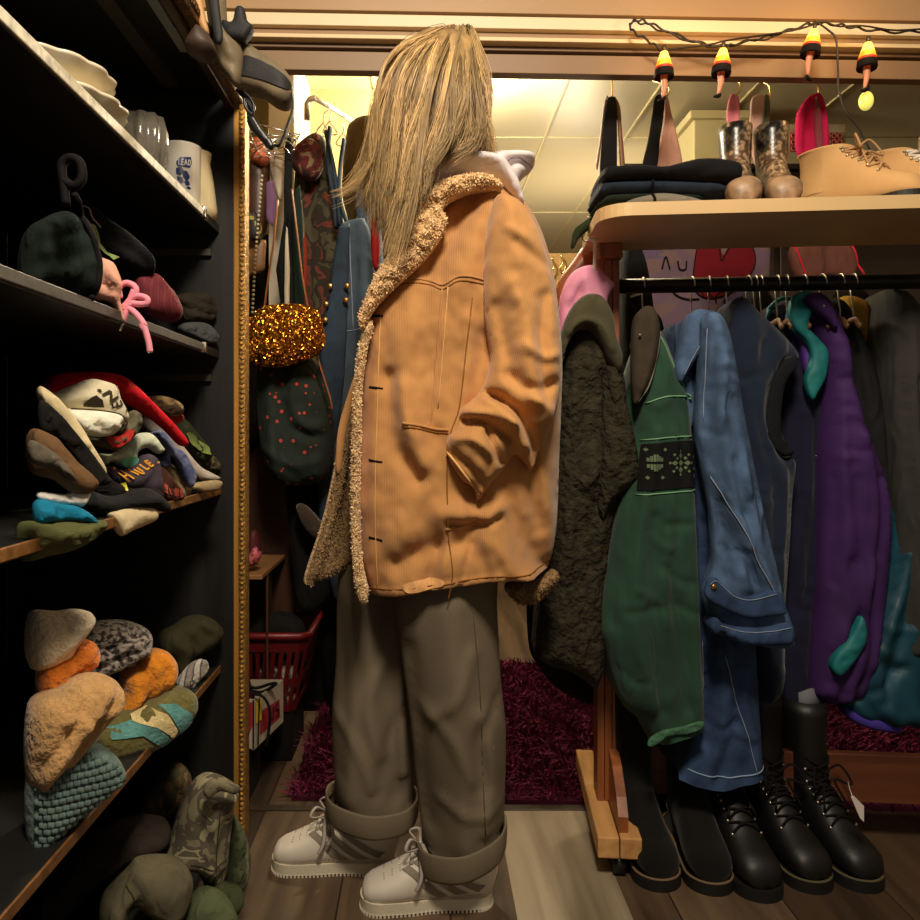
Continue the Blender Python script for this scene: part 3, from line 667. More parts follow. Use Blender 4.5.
    pm.line('hem_stitch', [(368,580), (400,576), (450,569), (490,562), (525,561), (546,557)], .0014, dk, fl, eps=.0006)
    pm.line('placket_stitch', [(384,310), (381,400), (379,500), (381,586)], .0010, lt, fl, eps=.0004)
    pm.line('pocket_edge', [(405,424), (420,426), (434,429), (446,430)], .0026, cord, fl, eps=.001); pm.line('pocket_stitch', [(405,427), (420,429), (434,432), (446,433)], .0013, dk, fl, eps=.001)
    pm.line('pocket_welt', [(444,520), (458,519), (472,514)], .003, cord, fl, eps=.001)
    for y in (323, 391, 459, 531):
        pm.line('buttonhole', [(373,y-1), (379,y), (386,y+1)], .0028, M('hole_dark', (20,11,6), .95), fl, eps=-.0006, flat=(.5, 1))
    pm.decal('worn_patch', [(404,572), (418,567), (438,565), (442,570), (428,575), (410,578)], M('worn', (214,160,104), .9, .3, vs=60), fl, smooth=True)
    # wool showing along the front edge and under the hem
    pe = Puff([(366,322), (358,352), (354,392), (352,440), (351,500), (353,560), (358,594), (366,602), (368,590), (362,560), (360,500), (361,440), (362,392), (367,350), (373,326)], 1.345, .013, .06, .012, res=.0055, wr=(.008, 60, 60)); e = pe.build('front_wool_edge', sherpa, fl); fuzz('front_pile', pe, 6500, .0036, None, fl, colr=(236,204,156))
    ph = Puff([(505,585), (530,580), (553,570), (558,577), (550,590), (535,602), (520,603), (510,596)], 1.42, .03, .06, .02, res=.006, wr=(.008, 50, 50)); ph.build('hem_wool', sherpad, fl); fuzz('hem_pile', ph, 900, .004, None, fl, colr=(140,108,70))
    # lapel and collar
    co_ = [(358,318,1), (366,296), (378,270), (394,246), (412,214), (424,198), (438,184), (458,176), (482,174), (497,180), (503,188), (494,190), (474,190), (452,199), (443,210), (447,222), (442,236), (428,256), (408,276), (390,292), (374,310), (362,330)]
    pc = Puff(co_, 1.335, .026, .07, .025, res=.0055, wr=(.009, 55, 55, 2), creases=[([(412,222), (432,206), (446,206)], -.012, 5)]); c_ = pc.build('collar', sherpa, fl); fuzz('collar_pile', pc, 12000, .0036, None, fl, colr=(238,202,150))
    # sleeve running from shoulder to the pocket
    so = [(497,196), (516,200), (530,216), (543,245), (552,282), (559,330), (560,376), (556,410), (546,438), (538,452), (532,470), (524,462), (514,455), (506,466), (492,482), (478,500), (474,488), (462,480), (450,462), (446,448), (448,436), (456,428), (460,410), (474,398), (484,384), (490,360), (486,330), (483,300), (484,262), (488,222)]
    cr = [([(492,398), (512,410), (528,436), (536,462)], -.020, 6), ([(486,402), (506,418), (520,446)], .014, 6), ([(462,412), (486,414), (510,424)], .016, 6), ([(458,420), (484,424), (506,440)], -.016, 5),
          ([(452,436), (474,440), (494,458), (492,476)], .014, 6), ([(486,432), (492,450), (500,462)], -.018, 4), ([(452,452), (468,466), (482,484)], -.010, 5), ([(470,402), (480,392), (500,398)], -.010, 5),
          ([(508,290), (522,330), (526,380), (536,420)], .010, 10), ([(496,310), (504,350), (510,380)], -.010, 8), ([(540,300), (538,350), (544,400)], -.009, 7), ([(512,250), (530,262), (545,270)], -.006, 6), ([(505,236), (520,244)], .006, 6), ([(520,350), (540,360), (556,356)], .009, 6), ([(505,376), (530,392), (552,384)], -.010, 7), ([(525,400), (542,408), (550,425)], .012, 7)]
    ps = Puff(so, 1.325, .062, .10, .07, res=.006, creases=[(c_, a_*1.3, w_*.85) for c_, a_, w_ in cr], wr=(.011, 12, 8, 4)); ps.build('sleeve', cords, fl)
    ps.line('cuff_seam', [(447,452), (455,462), (464,474), (476,490)], .0022, lt, fl, eps=.001)
    # far sleeve, hidden behind the body but there
    Puff([(480,205), (520,210), (548,260), (552,330), (540,420), (500,470), (470,470), (470,420), (480,330)], 1.60, .06, .05, .06, res=.016).build('sleeve', cord, fl)
coat()
# ---- hood of the sweatshirt worn underneath
hw = M('white_fleece', (226,216,216), .9, .05, vs=8, bump=.15, bs=200)
def hood():
    o1 = [(411,214), (412,192), (420,172), (440,158), (462,152), (484,154), (500,158), (512,170), (520,186), (524,204), (520,206), (510,196), (500,186), (482,178), (456,178), (436,186), (424,200)]
    p = Puff(o1, 1.38, .055, .11, .04, res=.007, creases=[([(420,190), (440,170), (470,162), (500,168)], .010, 6), ([(430,180), (460,166), (496,172)], -.006, 4)]); h = p.build('hooded_sweatshirt', hw, pr)
    o2 = [(468,158), (492,153), (520,152), (534,156), (533,168), (524,176), (516,186), (508,180), (500,170), (484,166)]
    p = Puff(o2, 1.40, .04, .07, .03, res=.006, creases=[([(508,162), (520,160), (533,162)], .010, 4), ([(506,168), (520,168), (530,172)], -.010, 3), ([(500,160), (508,176)], -.008, 4)]); p.build('hood_edge', hw, h)
    p.line('hood_stitch', [(506,166), (516,165), (531,170)], .001, M('stitch_grey', (150,140,150)), h)
hood()
# ---- hair
def hair():
    gd = [[(438,33,.03), (396,52,.07), (379,95,.085), (372,148,.06), (350,186,.04), (332,196,.03)],
          [(442,32,.035), (400,54,.08), (381,105,.09), (374,165,.07), (362,205,.06)],
          [(445,32,.04), (410,56,.09), (390,112,.10), (380,180,.09), (380,232,.08)],
          [(448,32,.04), (420,60,.095), (402,120,.105), (393,190,.10), (386,250,.10)],
          [(450,33,.04), (430,64,.10), (414,125,.11), (408,195,.115), (392,258,.12)],
          [(454,34,.04), (440,68,.10), (428,130,.11), (416,190,.12), (402,262,.13)],
          [(458,36,.04), (450,70,.10), (442,128,.11), (422,172,.115), (410,212,.12)],
          [(463,38,.04), (458,76,.10), (455,128,.11), (442,152,.11), (424,174,.115)],
          [(468,40,.035), (468,80,.095), (468,124,.10), (462,146,.10), (446,157,.105)],
          [(470,40,.03), (478,76,.08), (480,112,.09), (479,140,.085), (470,151,.09)],
          [(472,40,.02), (485,70,.05), (489,105,.05), (488,136,.05), (494,154,.04), (506,152,.03)]]
    gs = []
    for g in gd:
        a = np.array(g, float); a = np.vstack([[a[0][0]*.6+456*.4, 33, -.035], [a[0][0], 31.5, .005], a[1:]*1.0]); k = spline(a, 6); s = np.linspace(0, 1, 22); t = np.linspace(0, 1, len(k)); gs.append(np.stack([np.interp(s, t, k[:,i]) for i in range(3)], 1))
    gs = np.array(gs); n = 8500; m = 22; ng = len(gs); u = RNG.uniform(0, ng-1.001, n); ncl = 170; cu = np.sort(RNG.uniform(0, ng-1.001, ncl)); ci = np.abs(u[:,None]-cu[None]).argmin(1)
    cphase = RNG.uniform(0, 6.3, ncl); camp = RNG.uniform(.8, 3.6, ncl); cdep = RNG.normal(0, .013, ncl); clen = RNG.uniform(.74, 1.05, ncl); ctone = RNG.uniform(.55, 1.35, ncl)
    s = np.linspace(0, 1, m); g0 = gs[u.astype(int)]; g1 = gs[u.astype(int)+1]; f = (u-u.astype(int))[:,None,None]; base = g0*(1-f)+g1*f
    cg = cu[ci]; c0 = gs[cg.astype(int)]*(1-(cg % 1)[:,None,None])+gs[cg.astype(int)+1]*(cg % 1)[:,None,None]
    w = (.72*np.clip(s*1.3, 0, 1)**1.1)[None,:,None]; pth = base*(1-w)+c0*w
    ln = clen[ci]*RNG.uniform(.85, 1.03, n); idx = s[None]*np.minimum(ln, 1)[:,None]*(m-1); i0 = np.clip(idx.astype(int), 0, m-2); ff = (idx-i0)[...,None]; ar = np.arange(n)[:,None]
    pth = pth[ar, i0]*(1-ff)+pth[ar, i0+1]*ff
    wv = np.sin(s[None]*9+cphase[ci][:,None])*camp[ci][:,None]*s[None]**1.1*2.2+np.sin(s[None]*23+RNG.uniform(0, 6.3, n)[:,None])*.7*s[None]
    fly = RNG.normal(0, 2.4, n)[:,None]*s[None]**2; px = pth[...,0]+wv+fly+RNG.normal(0, .9, n)[:,None]; py = pth[...,1]+4*np.clip(1-s*4, 0, 1)[None]+RNG.normal(0, 1.2, n)[:,None]*(1+3*s[None])
    dep = pth[...,2]+cdep[ci][:,None]*np.clip(s*3, 0, 1)[None]+RNG.normal(0, .005, n)[:,None]
    Y = 1.425-dep; pts = np.stack([(px-CX)/F*Y, Y, CH+(CY-py)/F*Y], 2)
    tg = np.gradient(pts, axis=1); tg /= np.linalg.norm(tg, axis=2)[...,None]+1e-9; ref = RNG.normal(0, 1, (n, 1, 3)); a = np.cross(tg, ref); a /= np.linalg.norm(a, axis=2)[...,None]+1e-9; b = np.cross(tg, a)
    r = (.00065*(1-.7*s**3))[None,:,None]*RNG.uniform(.8, 1.5, (n, 1, 1)); V = []
    for k in range(3): t = 2*math.pi*k/3; V.append(pts+r*(a*math.cos(t)+b*math.sin(t)))
    V = np.stack(V, 2).reshape(-1, 3); st_ = m*3
    q = [(i*3+k, i*3+(k+1) % 3, (i+1)*3+(k+1) % 3, (i+1)*3+k) for i in range(m-1) for k in range(3)]; Fa = np.array(q)[None]+np.arange(n)[:,None,None]*st_; Fa = Fa.reshape(-1, 4)
    tone = ctone[ci]*RNG.uniform(.6, 1.3, n); c1 = np.array([lin(210), lin(176), lin(122)]); c2 = np.array([lin(74), lin(54), lin(34)])
    root = np.clip(1-s*3.6, 0, 1)[None]*.7*np.ones((n, 1)); part = np.exp(-((u-8.2)/.5)**2)[:,None]*np.clip(1.25-s*1.3, 0, 1)[None]*.95; mixf = np.clip(root+part+ (RNG.uniform(0, 1, ncl) < .34)[ci][:,None]*.5, 0, 1)[...,None]
    C = (c1*(1-mixf)+c2*mixf)*tone[:,None,None]; C = np.concatenate([C, np.ones((n, m, 1))], 2); C = np.repeat(C[:,:,None], 3, 2).reshape(-1, 4)
    me = bpy.data.meshes.new('hair'); V -= LOC[pr.name]; me.vertices.add(len(V)); me.vertices.foreach_set('co', V.ravel()); me.loops.add(Fa.size); me.loops.foreach_set('vertex_index', Fa.ravel()); me.polygons.add(len(Fa)); me.polygons.foreach_set('loop_start', np.arange(0, Fa.size, 4)); me.polygons.foreach_set('use_smooth', [True]*len(Fa)); me.update(calc_edges=True)
    ca = me.color_attributes.new('Col', 'FLOAT_COLOR', 'POINT'); ca.data.foreach_set('color', C.astype(np.float32).ravel()); me.materials.append(M('blonde_hair', kind='attr', rough=.42, bump=0))
    o = bpy.data.objects.new('hair', me); COL.objects.link(o); o.parent = pr; LOC[o.name] = LOC[pr.name]
    # darker under-layer that keeps the hair from being see-through
    ol = [(440,33), (462,34), (480,50), (486,80), (488,120), (480,142), (456,154), (430,170), (414,196), (404,236), (396,244), (386,226), (380,190), (378,150), (382,100), (398,58), (418,40)]
    Puff(ol, 1.40, .055, .10, .07, res=.01, wr=(.01, 20, 5)).build('under_hair', M('under_hair', (118,92,54), .7, .4, kind='wood', ps=14, axis=2, c2=(150,120,72), bump=.3), o)
hair()
# ================================================================ clothes on the rack
dfn = lambda k, c, **q: M(k, tuple(v*.86 for v in c), .92, q.pop('var', .18), vs=q.pop('vs', 9), bump=q.pop('bump', .3), bs=q.pop('bs', 350), wk=q.pop('wk', .5), **q)
stp = M('pale_thread', (138,150,168), .8)
# dark sherpa jacket hanging at the end of the rack
t = T('sherpa_jacket', 'dark olive curly fleece jacket hanging at the near end of the rack', 'jacket', P(585, 690, 1.56))
ol_ = M('dark_curly_fleece', (50,45,33), .95, .45, vs=60, bump=1., bs=70, bd=.014)
o_sh = Puff([(562,345), (572,325), (592,318), (608,330), (618,352), (624,380), (630,430), (637,462), (634,480), (616,510), (610,560), (607,620), (604,662), (596,690,1), (572,672), (550,665), (534,655,1), (538,600), (546,520), (552,440), (556,385)], 1.56, .05, .20, .06, res=.007, wr=(.010, 26, 14, 3), creases=[([(600,380), (606,430), (592,500), (582,580)], -.012, 6), ([(575,360), (568,440), (562,560)], .008, 8), ([(616,420), (600,460), (580,480)], .012, 8)])
o_sh.build('fleece_body', ol_, t)
n_ = Puff([(604,372), (616,360), (626,400), (639,468), (630,486), (612,500), (600,520), (596,470), (600,420)], 1.52, .035, .06, .03, res=.007, wr=(.008, 26, 20, 3)); n_.build('fleece_sleeve', ol_, t)
col_m = dfn('olive_canvas', (84,80,56), sheen=.1)
c_ = Puff([(560,352), (564,326), (574,304), (588,294), (602,297), (612,314), (616,336), (622,356), (618,372), (608,360), (600,342), (590,330), (576,332), (567,346), (562,364)], 1.50, .025, .08, .02, res=.006, creases=[([(566,335), (580,322), (598,328), (610,350)], .008, 3)]); c_.build('collar', col_m, t)
# pink hood behind it
o, pf = soft('pink_beanie', 'pale pink fleece hat hung behind the olive fleece jacket collar', 'hat', [(562,356), (559,312), (563,288), (574,271), (592,265), (603,273), (615,285,1), (611,292), (607,302), (606,332), (590,346)], 1.62, M('pink_fleece', (226,150,178), .9, .08, bump=.15), .03, .05, .03, creases=[([(590,268), (588,285), (592,300)], -.007, 3), ([(566,300), (574,284), (584,282), (586,300)], .008, 4), ([(572,310), (578,296)], -.012, 6), ([(602,276), (600,288), (606,300)], -.006, 3)])
# green jacket
gr = dfn('green_canvas', (48,82,64), vs=6, var=.25, sheen=.1); grd = dfn('green_canvas_edge', (50,92,66))  # second, slightly greener canvas for the front edge
t = T('green_jacket', 'worn green canvas jacket with a black snowflake patterned band', 'jacket', P(655, 745, 1.55))
pg = Puff([(654,330), (662,335), (674,365), (686,400), (692,450), (694,500), (698,600), (702,690), (702,722), (690,728), (672,732), (652,744,1), (640,720), (620,700), (606,650), (601,620), (608,560), (620,500), (632,440), (634,400), (642,360)], 1.53, .045, .26, .05, res=.008, hem=lambda x, y: y > 724 and x > 655, creases=[([(652,345), (668,380), (684,410)], .006, 4), ([(630,560), (640,640), (660,720)], .008, 14), ([(670,600), (680,680), (676,720)], -.010, 12), ([(616,600), (630,650)], .006, 10), ([(606,660), (640,690), (690,688)], .004, 10)], wr=(.010, 9, 5, 3), drape=6, da=.008)
pg.build('jacket_body', gr, t)
blackk = dfn('black_knit', (22,22,22), vs=30)
pg.decal('knit_band', [(637,444), (665,441), (690,440), (692,462), (694,485), (664,487), (632,489), (634,466)], blackk, t, eps=.003, smooth=False)
motif = M('motif_green', (96,112,84)); 
def snow(cx, cy, s):
    o = []
    dm = lambda x, y, a, b: [(cx+(x-a)*s, cy+y*s), (cx+x*s, cy+(y-b)*s), (cx+(x+a)*s, cy+y*s), (cx+x*s, cy+(y+b)*s)]
    o.append(dm(0, 0, 3.2, 3.2))
    for a, b in ((1, 0), (-1, 0), (0, 1), (0, -1)): o.append(dm(a*7, b*7, 2.6 if b else 3.4, 2.6 if a else 3.4)); o.append(dm(a*11.5, b*11.5, 1.6, 1.6))
    for a in (-1, 1):
        for b in (-1, 1): o.append(dm(a*5, b*4.6, 1.8, 1.8)); o.append(dm(a*8, b*8, 1.6, 1.6))
    return o
sf = snow(674, 462, 1.0)
for i in range(6): sf += [[(640+i*2.6, 457-(2.6-abs(i-2.5))*1.6), (642.2+i*2.6, 457-(2.6-abs(i-2.5))*1.6), (642.2+i*2.6, 460.5), (640+i*2.6, 460.5)], [(640+i*2.6, 463), (642.2+i*2.6, 463), (642.2+i*2.6, 466.5+(2.6-abs(i-2.5))*1.6), (640+i*2.6, 466.5+(2.6-abs(i-2.5))*1.6)]]
for x, y in ((640,449), (657,449), (640,476), (655,476), (690,456), (690,468), (686,462)): sf.append([(x-2, y), (x, y-2), (x+2, y), (x, y+2)])
mo = pg.decals('snowflake_print', sf, motif, t, eps=.0045)
for nm, pl in (('shoulder_seam', [(640,404), (658,398), (675,397), (688,399)]), ('armhole_seam', [(655,336), (668,365), (678,385), (688,397)]), ('band_stitch', [(637,440), (665,437), (691,436)]), ('band_stitch', [(631,493), (662,491), (694,489)])):
    pg.line(nm, pl, .0016, M('green_thread', (112,156,118)), t, eps=.0008)
fr = Puff([(650,738), (664,730), (680,727), (702,721), (703,728), (688,734), (670,736), (656,745), (648,746)], 1.482, .004, .006, .004, res=.004, wr=(.006, 90, 90)); fr.build('frayed_hem', M('frayed', (70,110,84), .95, .3, vs=80, bump=1), t)
cb = dfn('brown_corduroy', (72,62,50), vs=40)
c_ = Puff([(632,345), (634,320), (642,308), (650,306), (656,312), (660,330), (656,360), (648,385), (636,404), (633,396), (632,370)], 1.485, .015, .04, .015, res=.006, creases=[([(652,320), (650,350), (640,390)], .006, 4)]); c_.build('collar', cb, t)
c_.line('collar_edge', [(660,332), (656,360), (648,386), (637,403)], .0016, M('grey_thread', (120,112,96)), t)
ps_ = G().ball(P(640, 335, 1.465), .003, 8).done('snap', hk, t)
Puff([(626,400), (634,380), (640,400), (634,440), (628,470), (624,440)], 1.55, .02, .05, .015).build('front_edge', grd, t)
# dark garment hanging just behind the green one
o, pf = soft('black_hoodie', 'black garment hanging behind the green jacket with a small pale logo', 'jacket', [(624,250), (640,248), (652,300), (660,420), (660,700), (700,752), (690,790), (642,786), (625,700), (622,500), (622,350)], 1.86, dfn('near_black', (20,20,20)), .04, .10, .04)
lg = pf.decals('chest_print', strokes([((627,293), (638,290)), ((627,299), (638,296))], 2.2)+strokes([((628,290), (630,293)), ((633,288), (635,292))], 1.2), M('print_white', (170,170,170)), o)
# denim jacket
dn = dfn('denim_blue', (84,110,146), vs=26, var=.34, bump=.5, bs=520); dn2 = dfn('denim_dark', (58,80,118), vs=26, var=.34, bump=.5, bs=520); dlt = M('denim_fade', (136,160,186), .85, .2, vs=30)
t = T('denim_coat', 'long blue denim coat with its cuffed sleeve hanging in front', 'coat', P(715, 780, 1.55))
pb = Puff([(684,330), (692,316), (706,310), (718,316), (728,340), (736,400), (744,480), (750,560), (754,640), (758,710), (762,772,1), (740,778), (716,783), (696,780), (675,774,1), (690,740), (698,690), (697,600), (692,480), (686,400)], 1.555, .04, .24, .045, res=.008, hem=lambda x, y: y > 771 and 676 < x < 761, creases=[([(722,640), (738,700), (754,760)], .006, 5), ([(704,560), (706,650), (700,740)], -.012, 9), ([(695,420), (700,520)], -.008, 6)], wr=(.008, 10, 4, 3), drape=5, da=.008)
pb.build('coat_body', dn2, t)
pb.line('princess_seam', [(717,650), (728,690), (740,730), (750,768)],   .0009, stp, t); pb.line('centre_seam', [(700,640), (702,690)],   .0008, stp, t); pb.line('hem_stitch', [(684,764), (712,770), (740,768), (760,762)], .0014, dlt, t)
pb.line('yoke_seam', [(686,408), (692,410), (698,411)], .0016, dlt, t)
pc = Puff([(679,352), (684,330), (690,314), (702,309), (716,318), (722,330), (716,336), (706,346), (694,362), (684,378), (678,384), (674,370)], 1.50, .022, .06, .018, res=.006, creases=[([(718,330), (704,340), (690,362), (680,380)], .007, 3)]); pc.build('collar', dn, t)
pc.line('collar_stitch', [(714,330), (700,340), (688,360), (680,376)],   .0008, stp, t)
px_ = Puff([(676,398), (678,360), (686,352), (694,356), (692,380), (695,410), (690,430), (680,420)], 1.53, .012, .04, .015); px_.build('placket', dn, t)
slv = Puff([(702,318), (714,312), (724,322), (732,350), (742,410), (752,460), (764,520), (776,570), (784,605), (792,634), (780,642,1), (752,640), (728,632,1), (718,634), (704,600), (706,580), (712,560), (710,510), (702,470), (696,430), (698,390), (700,350)], 1.47, .045, .07, .05, res=.007, hem=lambda x, y: y > 629 and 728 < x < 790, creases=[([(710,330), (712,400), (704,450)], .006, 5), ([(706,474), (730,520), (760,580), (776,600)], .012, 4), ([(702,484), (722,528), (752,590)], -.014, 4), ([(724,360), (732,440), (744,500)], -.006, 9), ([(716,420), (724,460), (740,490)], .007, 7), ([(716,560), (730,570)], .006, 6)], wr=(.009, 12, 6, 3), drape=5, da=.008)
slv.build('sleeve', dn, t)
slv.line('sleeve_seam', [(706,476), (730,524), (756,578), (772,600)],   .0010, stp, t, eps=.001); slv.line('armhole_seam', [(703,330), (701,380), (700,420)],   .0008, stp, t)
tb = Puff([(706,584), (710,578), (716,578), (724,586), (734,594), (748,596), (776,590), (786,612), (772,616), (750,618), (730,612), (706,598)], 1.415, .008, .012, .008, res=.005); tb.build('cuff_tab', dn2, t)
tb.line('tab_stitch', [(708,584), (714,580), (722,586), (734,596), (750,599), (775,593)],     .0008, stp, t)
G().ball(P(714, 587, 1.405), .0055, 10, (1, .5, 1)).done('tab_button', M('brass', (176,140,84), .3, .1, metal=.9), t)
cf = Puff([(716,618), (724,624), (740,627), (764,627), (790,622), (792,642), (778,645), (750,645), (728,638), (722,632), (714,634), (710,626)], 1.425, .014, .06, .012, res=.005, wr=(.003, 60, 20)); cf.build('cuff', dn2, t)
cf.line('cuff_stitch', [(718,624), (740,630), (764,630), (788,626)],   .0008, stp, t)
o, pf = soft('denim_shirt', 'dark blue denim shirt collar peeping out left of the denim coat', 'shirt', [(664,340), (668,328), (676,324), (684,332), (690,360), (692,420), (690,560), (676,600), (664,500), (664,380)], 1.64, dfn('denim_navy', (40,54,78)), .02, .14, .03, creases=[([(668,334), (676,345), (678,370)], .008, 3)])
# navy vest
nv = dfn('navy_fleece', (30,42,64), bs=200, sheen=.2); trim = M('black_binding', (16,16,18), .7, .1)
t = T('fleece_vest', 'navy blue fleece vest with black bound armhole on the rail', 'vest', P(750, 660, 1.64))
pv = Puff([(722,335), (726,312), (736,298), (746,300), (756,312), (774,328), (792,348), (795,362), (778,372), (768,400), (766,432), (776,452), (792,460), (790,500), (784,600), (782,680), (770,700), (752,690), (746,600), (738,500), (728,400)], 1.64, .05, .20, .05, res=.008, creases=[([(742,320), (752,400), (764,470)], .007, 8), ([(760,340), (756,420)], -.007, 7)], wr=(.006, 10, 5, 3), drape=5, da=.008)
pv.build('vest_body', nv, t)
ar = Puff([(795,356), (784,360), (773,376), (767,400), (765,430), (772,448), (782,456), (790,455), (793,450), (786,446), (780,430), (781,400), (786,380), (796,368)], 1.61, .01, .05, .008, res=.005); ar.build('armhole', dfn('vest_inside', (26,28,34)), t)
ar.line('armhole_binding', [(795,356), (783,361), (772,378), (766,404), (765,432), (773,450), (786,457), (793,451)], .0042, trim, t, eps=-.004); ar.line('armhole_binding', [(793,366), (785,380), (780,402), (780,430), (786,446)], .0026, trim, t, eps=-.003)
pv.line('neck_trim', [(723,335), (728,312), (738,299)], .003, trim, t)
# dark indigo jacket with a teal collar line
ind = dfn('indigo_shell', (30,30,56), sheen=.1); teal = dfn('teal_nylon', (22,140,140), rough=.5) if False else M('teal_nylon', (16,112,114), .6, .25, vs=14, bump=.25, bs=40)
t = T('indigo_jacket', 'dark indigo jacket with teal collar edge between the navy vest and purple jacket', 'jacket', P(800, 710, 1.72))
pi_ = Puff([(764,318), (772,306), (784,301), (796,306), (804,330), (812,360), (818,420), (820,520), (814,620), (808,690), (800,716,1), (770,708,1), (762,680), (768,600), (776,500), (780,420), (772,360)], 1.72, .05, .18, .05, res=.009, creases=[([(800,400), (798,560), (790,690)], .008, 10)], wr=(.008, 8, 4, 3), drape=4, da=.008); pi_.build('jacket_body', ind, t)
pi_.line('collar_edge', [(764,322), (768,308), (778,300), (790,300)], .005, teal, t); pi_.line('hem_piping', [(768,700), (782,708), (800,712)], .002, M('hem_blue', (60,100,130)), t)
pi_.decals('small_mark', strokes([((805,455), (809,455)), ((807,453), (807,457))], .7), stp, t)
vi = M('violet_nylon', (84,46,140), .7, .15, vs=12, bump=.2, bs=40)
Puff([(788,314), (794,316), (806,332), (814,350), (812,372), (806,372), (800,344), (790,328)], 1.66, .01, .03, .01, res=.006).build('collar_lining', vi, t)
# purple jacket with teal lining
pu = M('purple_nylon', (62,36,88), .72, .2, vs=6, bump=.15, bs=40)
t = T('purple_jacket', 'purple windproof jacket with bright teal hood lining', 'jacket', P(835, 700, 1.66))
pp = Puff([(806,300), (812,293), (822,296), (834,312), (844,340), (852,390), (862,430), (884,500), (882,600), (866,680), (850,700), (824,703,1), (808,692,1), (812,640), (818,560), (819,470), (822,420), (824,380), (816,340)], 1.66, .05, .20, .05, res=.009, creases=[([(826,420), (836,414), (850,418)], .006, 4), ([(840,560), (832,600), (845,640)], -.009, 7), ([(850,440), (846,520), (850,600)], .008, 8), ([(862,560), (840,610), (820,640)], .007, 6)], wr=(.009, 8, 5, 3), drape=6, da=.008); pp.build('jacket_body', pu, t)
h_ = Puff([(790,306), (796,294), (808,290), (814,296), (812,312), (808,326), (818,338), (828,352), (826,376), (818,392), (812,400), (806,380), (812,356), (806,340), (796,330), (790,318)], 1.63, .008, .03, .012, res=.006, wr=(.004, 40, 30), creases=[([(800,300), (812,310)], -.004, 3)]); h_.build('hood_lining', teal, t)
Puff([(806,300), (812,293), (822,297), (834,312), (836,330), (826,320), (816,312)], 1.61, .015, .05, .012, res=.006).build('hood', pu, t)
G().ball(P(824, 306, 1.595), .003, 8).done('snap', hk, t)
l_ = Puff([(862,616), (866,640), (852,664), (840,676), (832,668), (836,654), (850,636)], 1.60, .01, .04, .012, res=.006, wr=(.005, 40, 40)); l_.build('cuff_lining', teal, t)
o, pf = soft('black_jacket', 'black jacket hanging between the purple jacket and yellow garment', 'jacket', [(818,310), (826,300), (840,300), (852,316), (862,340), (876,380), (890,460), (894,640), (870,640), (866,500), (858,440), (846,380), (832,330)], 1.72, dfn('charcoal_shell', (38,38,40)), .04, .18, .04, creases=[([(840,320), (856,380), (868,460)], .007, 6)])
o, pf = soft('yellow_fleece', 'mustard yellow fleece beside the black jacket on the rail', 'fleece', [(842,300), (850,296), (862,300), (874,306), (890,340), (900,430), (902,600), (880,600), (872,420), (862,350), (850,330)], 1.76, dfn('mustard', (196,158,62)), .03, .16, .03, creases=[([(852,304), (862,320), (868,344)], .006, 4)])
o, pf = soft('teal_jacket', 'shiny teal and blue jacket hanging low past the purple jacket', 'jacket', [(852,640), (862,612), (884,560), (900,440), (930,440), (934,700), (900,724), (870,722), (848,712), (838,690), (842,664)], 1.68, M('teal_deep', (14,66,84), .55, .35, vs=16, bump=.4, bs=30), .05, .14, .04, drape=6, creases=[([(850,660), (866,640), (880,600)], .008, 5), ([(848,690), (870,680), (890,660)], -.008, 5)])
Puff([(846,708), (868,716), (900,720), (898,732), (868,728), (848,718)], 1.66, .012, .05, .01).build('hem', M('hem_violet', (70,56,150)), o)
o, pf = soft('grey_parka', 'grey parka at the far right end of the rail', 'coat', [(884,300), (896,290), (910,300), (926,330), (934,400), (944,560), (940,640), (900,650), (896,500), (890,400)], 1.66, dfn('grey_parka', (70,69,66)), .05, .16, .04, drape=5)
# fill garments deep behind, near-black colours standing in for the shade there
dk_ = [((636,300), (20,20,26), 'shade-dark fill coat behind the green jacket in the second row', 1.98, 60, 520), ((700,330), (24,26,34), 'shade-dark navy fill garment behind the denim coat in the second row', 2.0, 64, 500), ((756,290), (22,24,24), 'shade-dark fill shirt with soft collar behind the navy vest', 1.95, 58, 500), ((790,320), (30,26,34), 'shade-dark plum fill garment behind the indigo jacket', 2.02, 66, 480), ((850,290), (34,28,24), 'shade-dark brown fill garment behind the yellow fleece', 1.98, 74, 500)]
for (x, y), c, lb, Y, w_, h_ in dk_:
    soft('dark_garment', lb, 'garment', [(x-w_*.2, y+6), (x, y-4), (x+w_*.25, y+8), (x+w_*.5, y+50), (x+w_*.55, y+h_*.5), (x+w_*.5, y+h_-170), (x, y+h_-165), (x-w_*.45, y+h_-172), (x-w_*.5, y+h_*.5), (x-w_*.45, y+50)], Y, dfn('dark%d' % x, c), .04, .06, .04, res=.012, creases=[([(x-8, y+30), (x-4, y+200), (x-10, y+320)], .008, 8)])
# tie-dye shirt with a red heart
td = M('tie_dye', (104,82,98), .9, .2, kind='camo', ps=4, c2=(112,88,88), c3=(94,78,104))
t = T('tie_dye_shirt', 'lavender tie-dye t-shirt printed with a red heart behind the rail', 'shirt', P(705, 420, 2.12))
pt = Puff([(636,232), (700,225), (764,230), (768,300), (764,380), (700,420), (640,390), (634,300)], 2.12, .015, .03, .03, res=.012, wr=(.006, 8, 4)); pt.build('shirt_body', td, t)
ht = [(697,240), (705,236), (716,238), (720,256), (726,250), (738,240), (750,250), (752,266), (742,282), (728,294), (712,300), (700,298), (692,288), (693,262)]
pt.decal('heart_print', ht, M('heart_red', (104,12,22), .8, .1), t, eps=.004, smooth=True)
inkb = M('ink_black', (14,10,12), .8)
pt.line('heart_outline', [(697,240), (693,262), (692,288), (704,299), (728,294), (742,282), (752,266), (750,250), (738,241), (726,250), (719,262), (717,246)], .0034, inkb, t, eps=.004, flat=(.5, 1))
pt.line('ink_line', [(669,282), (672,294), (684,300), (697,300)], .0026, inkb, t, eps=.004)
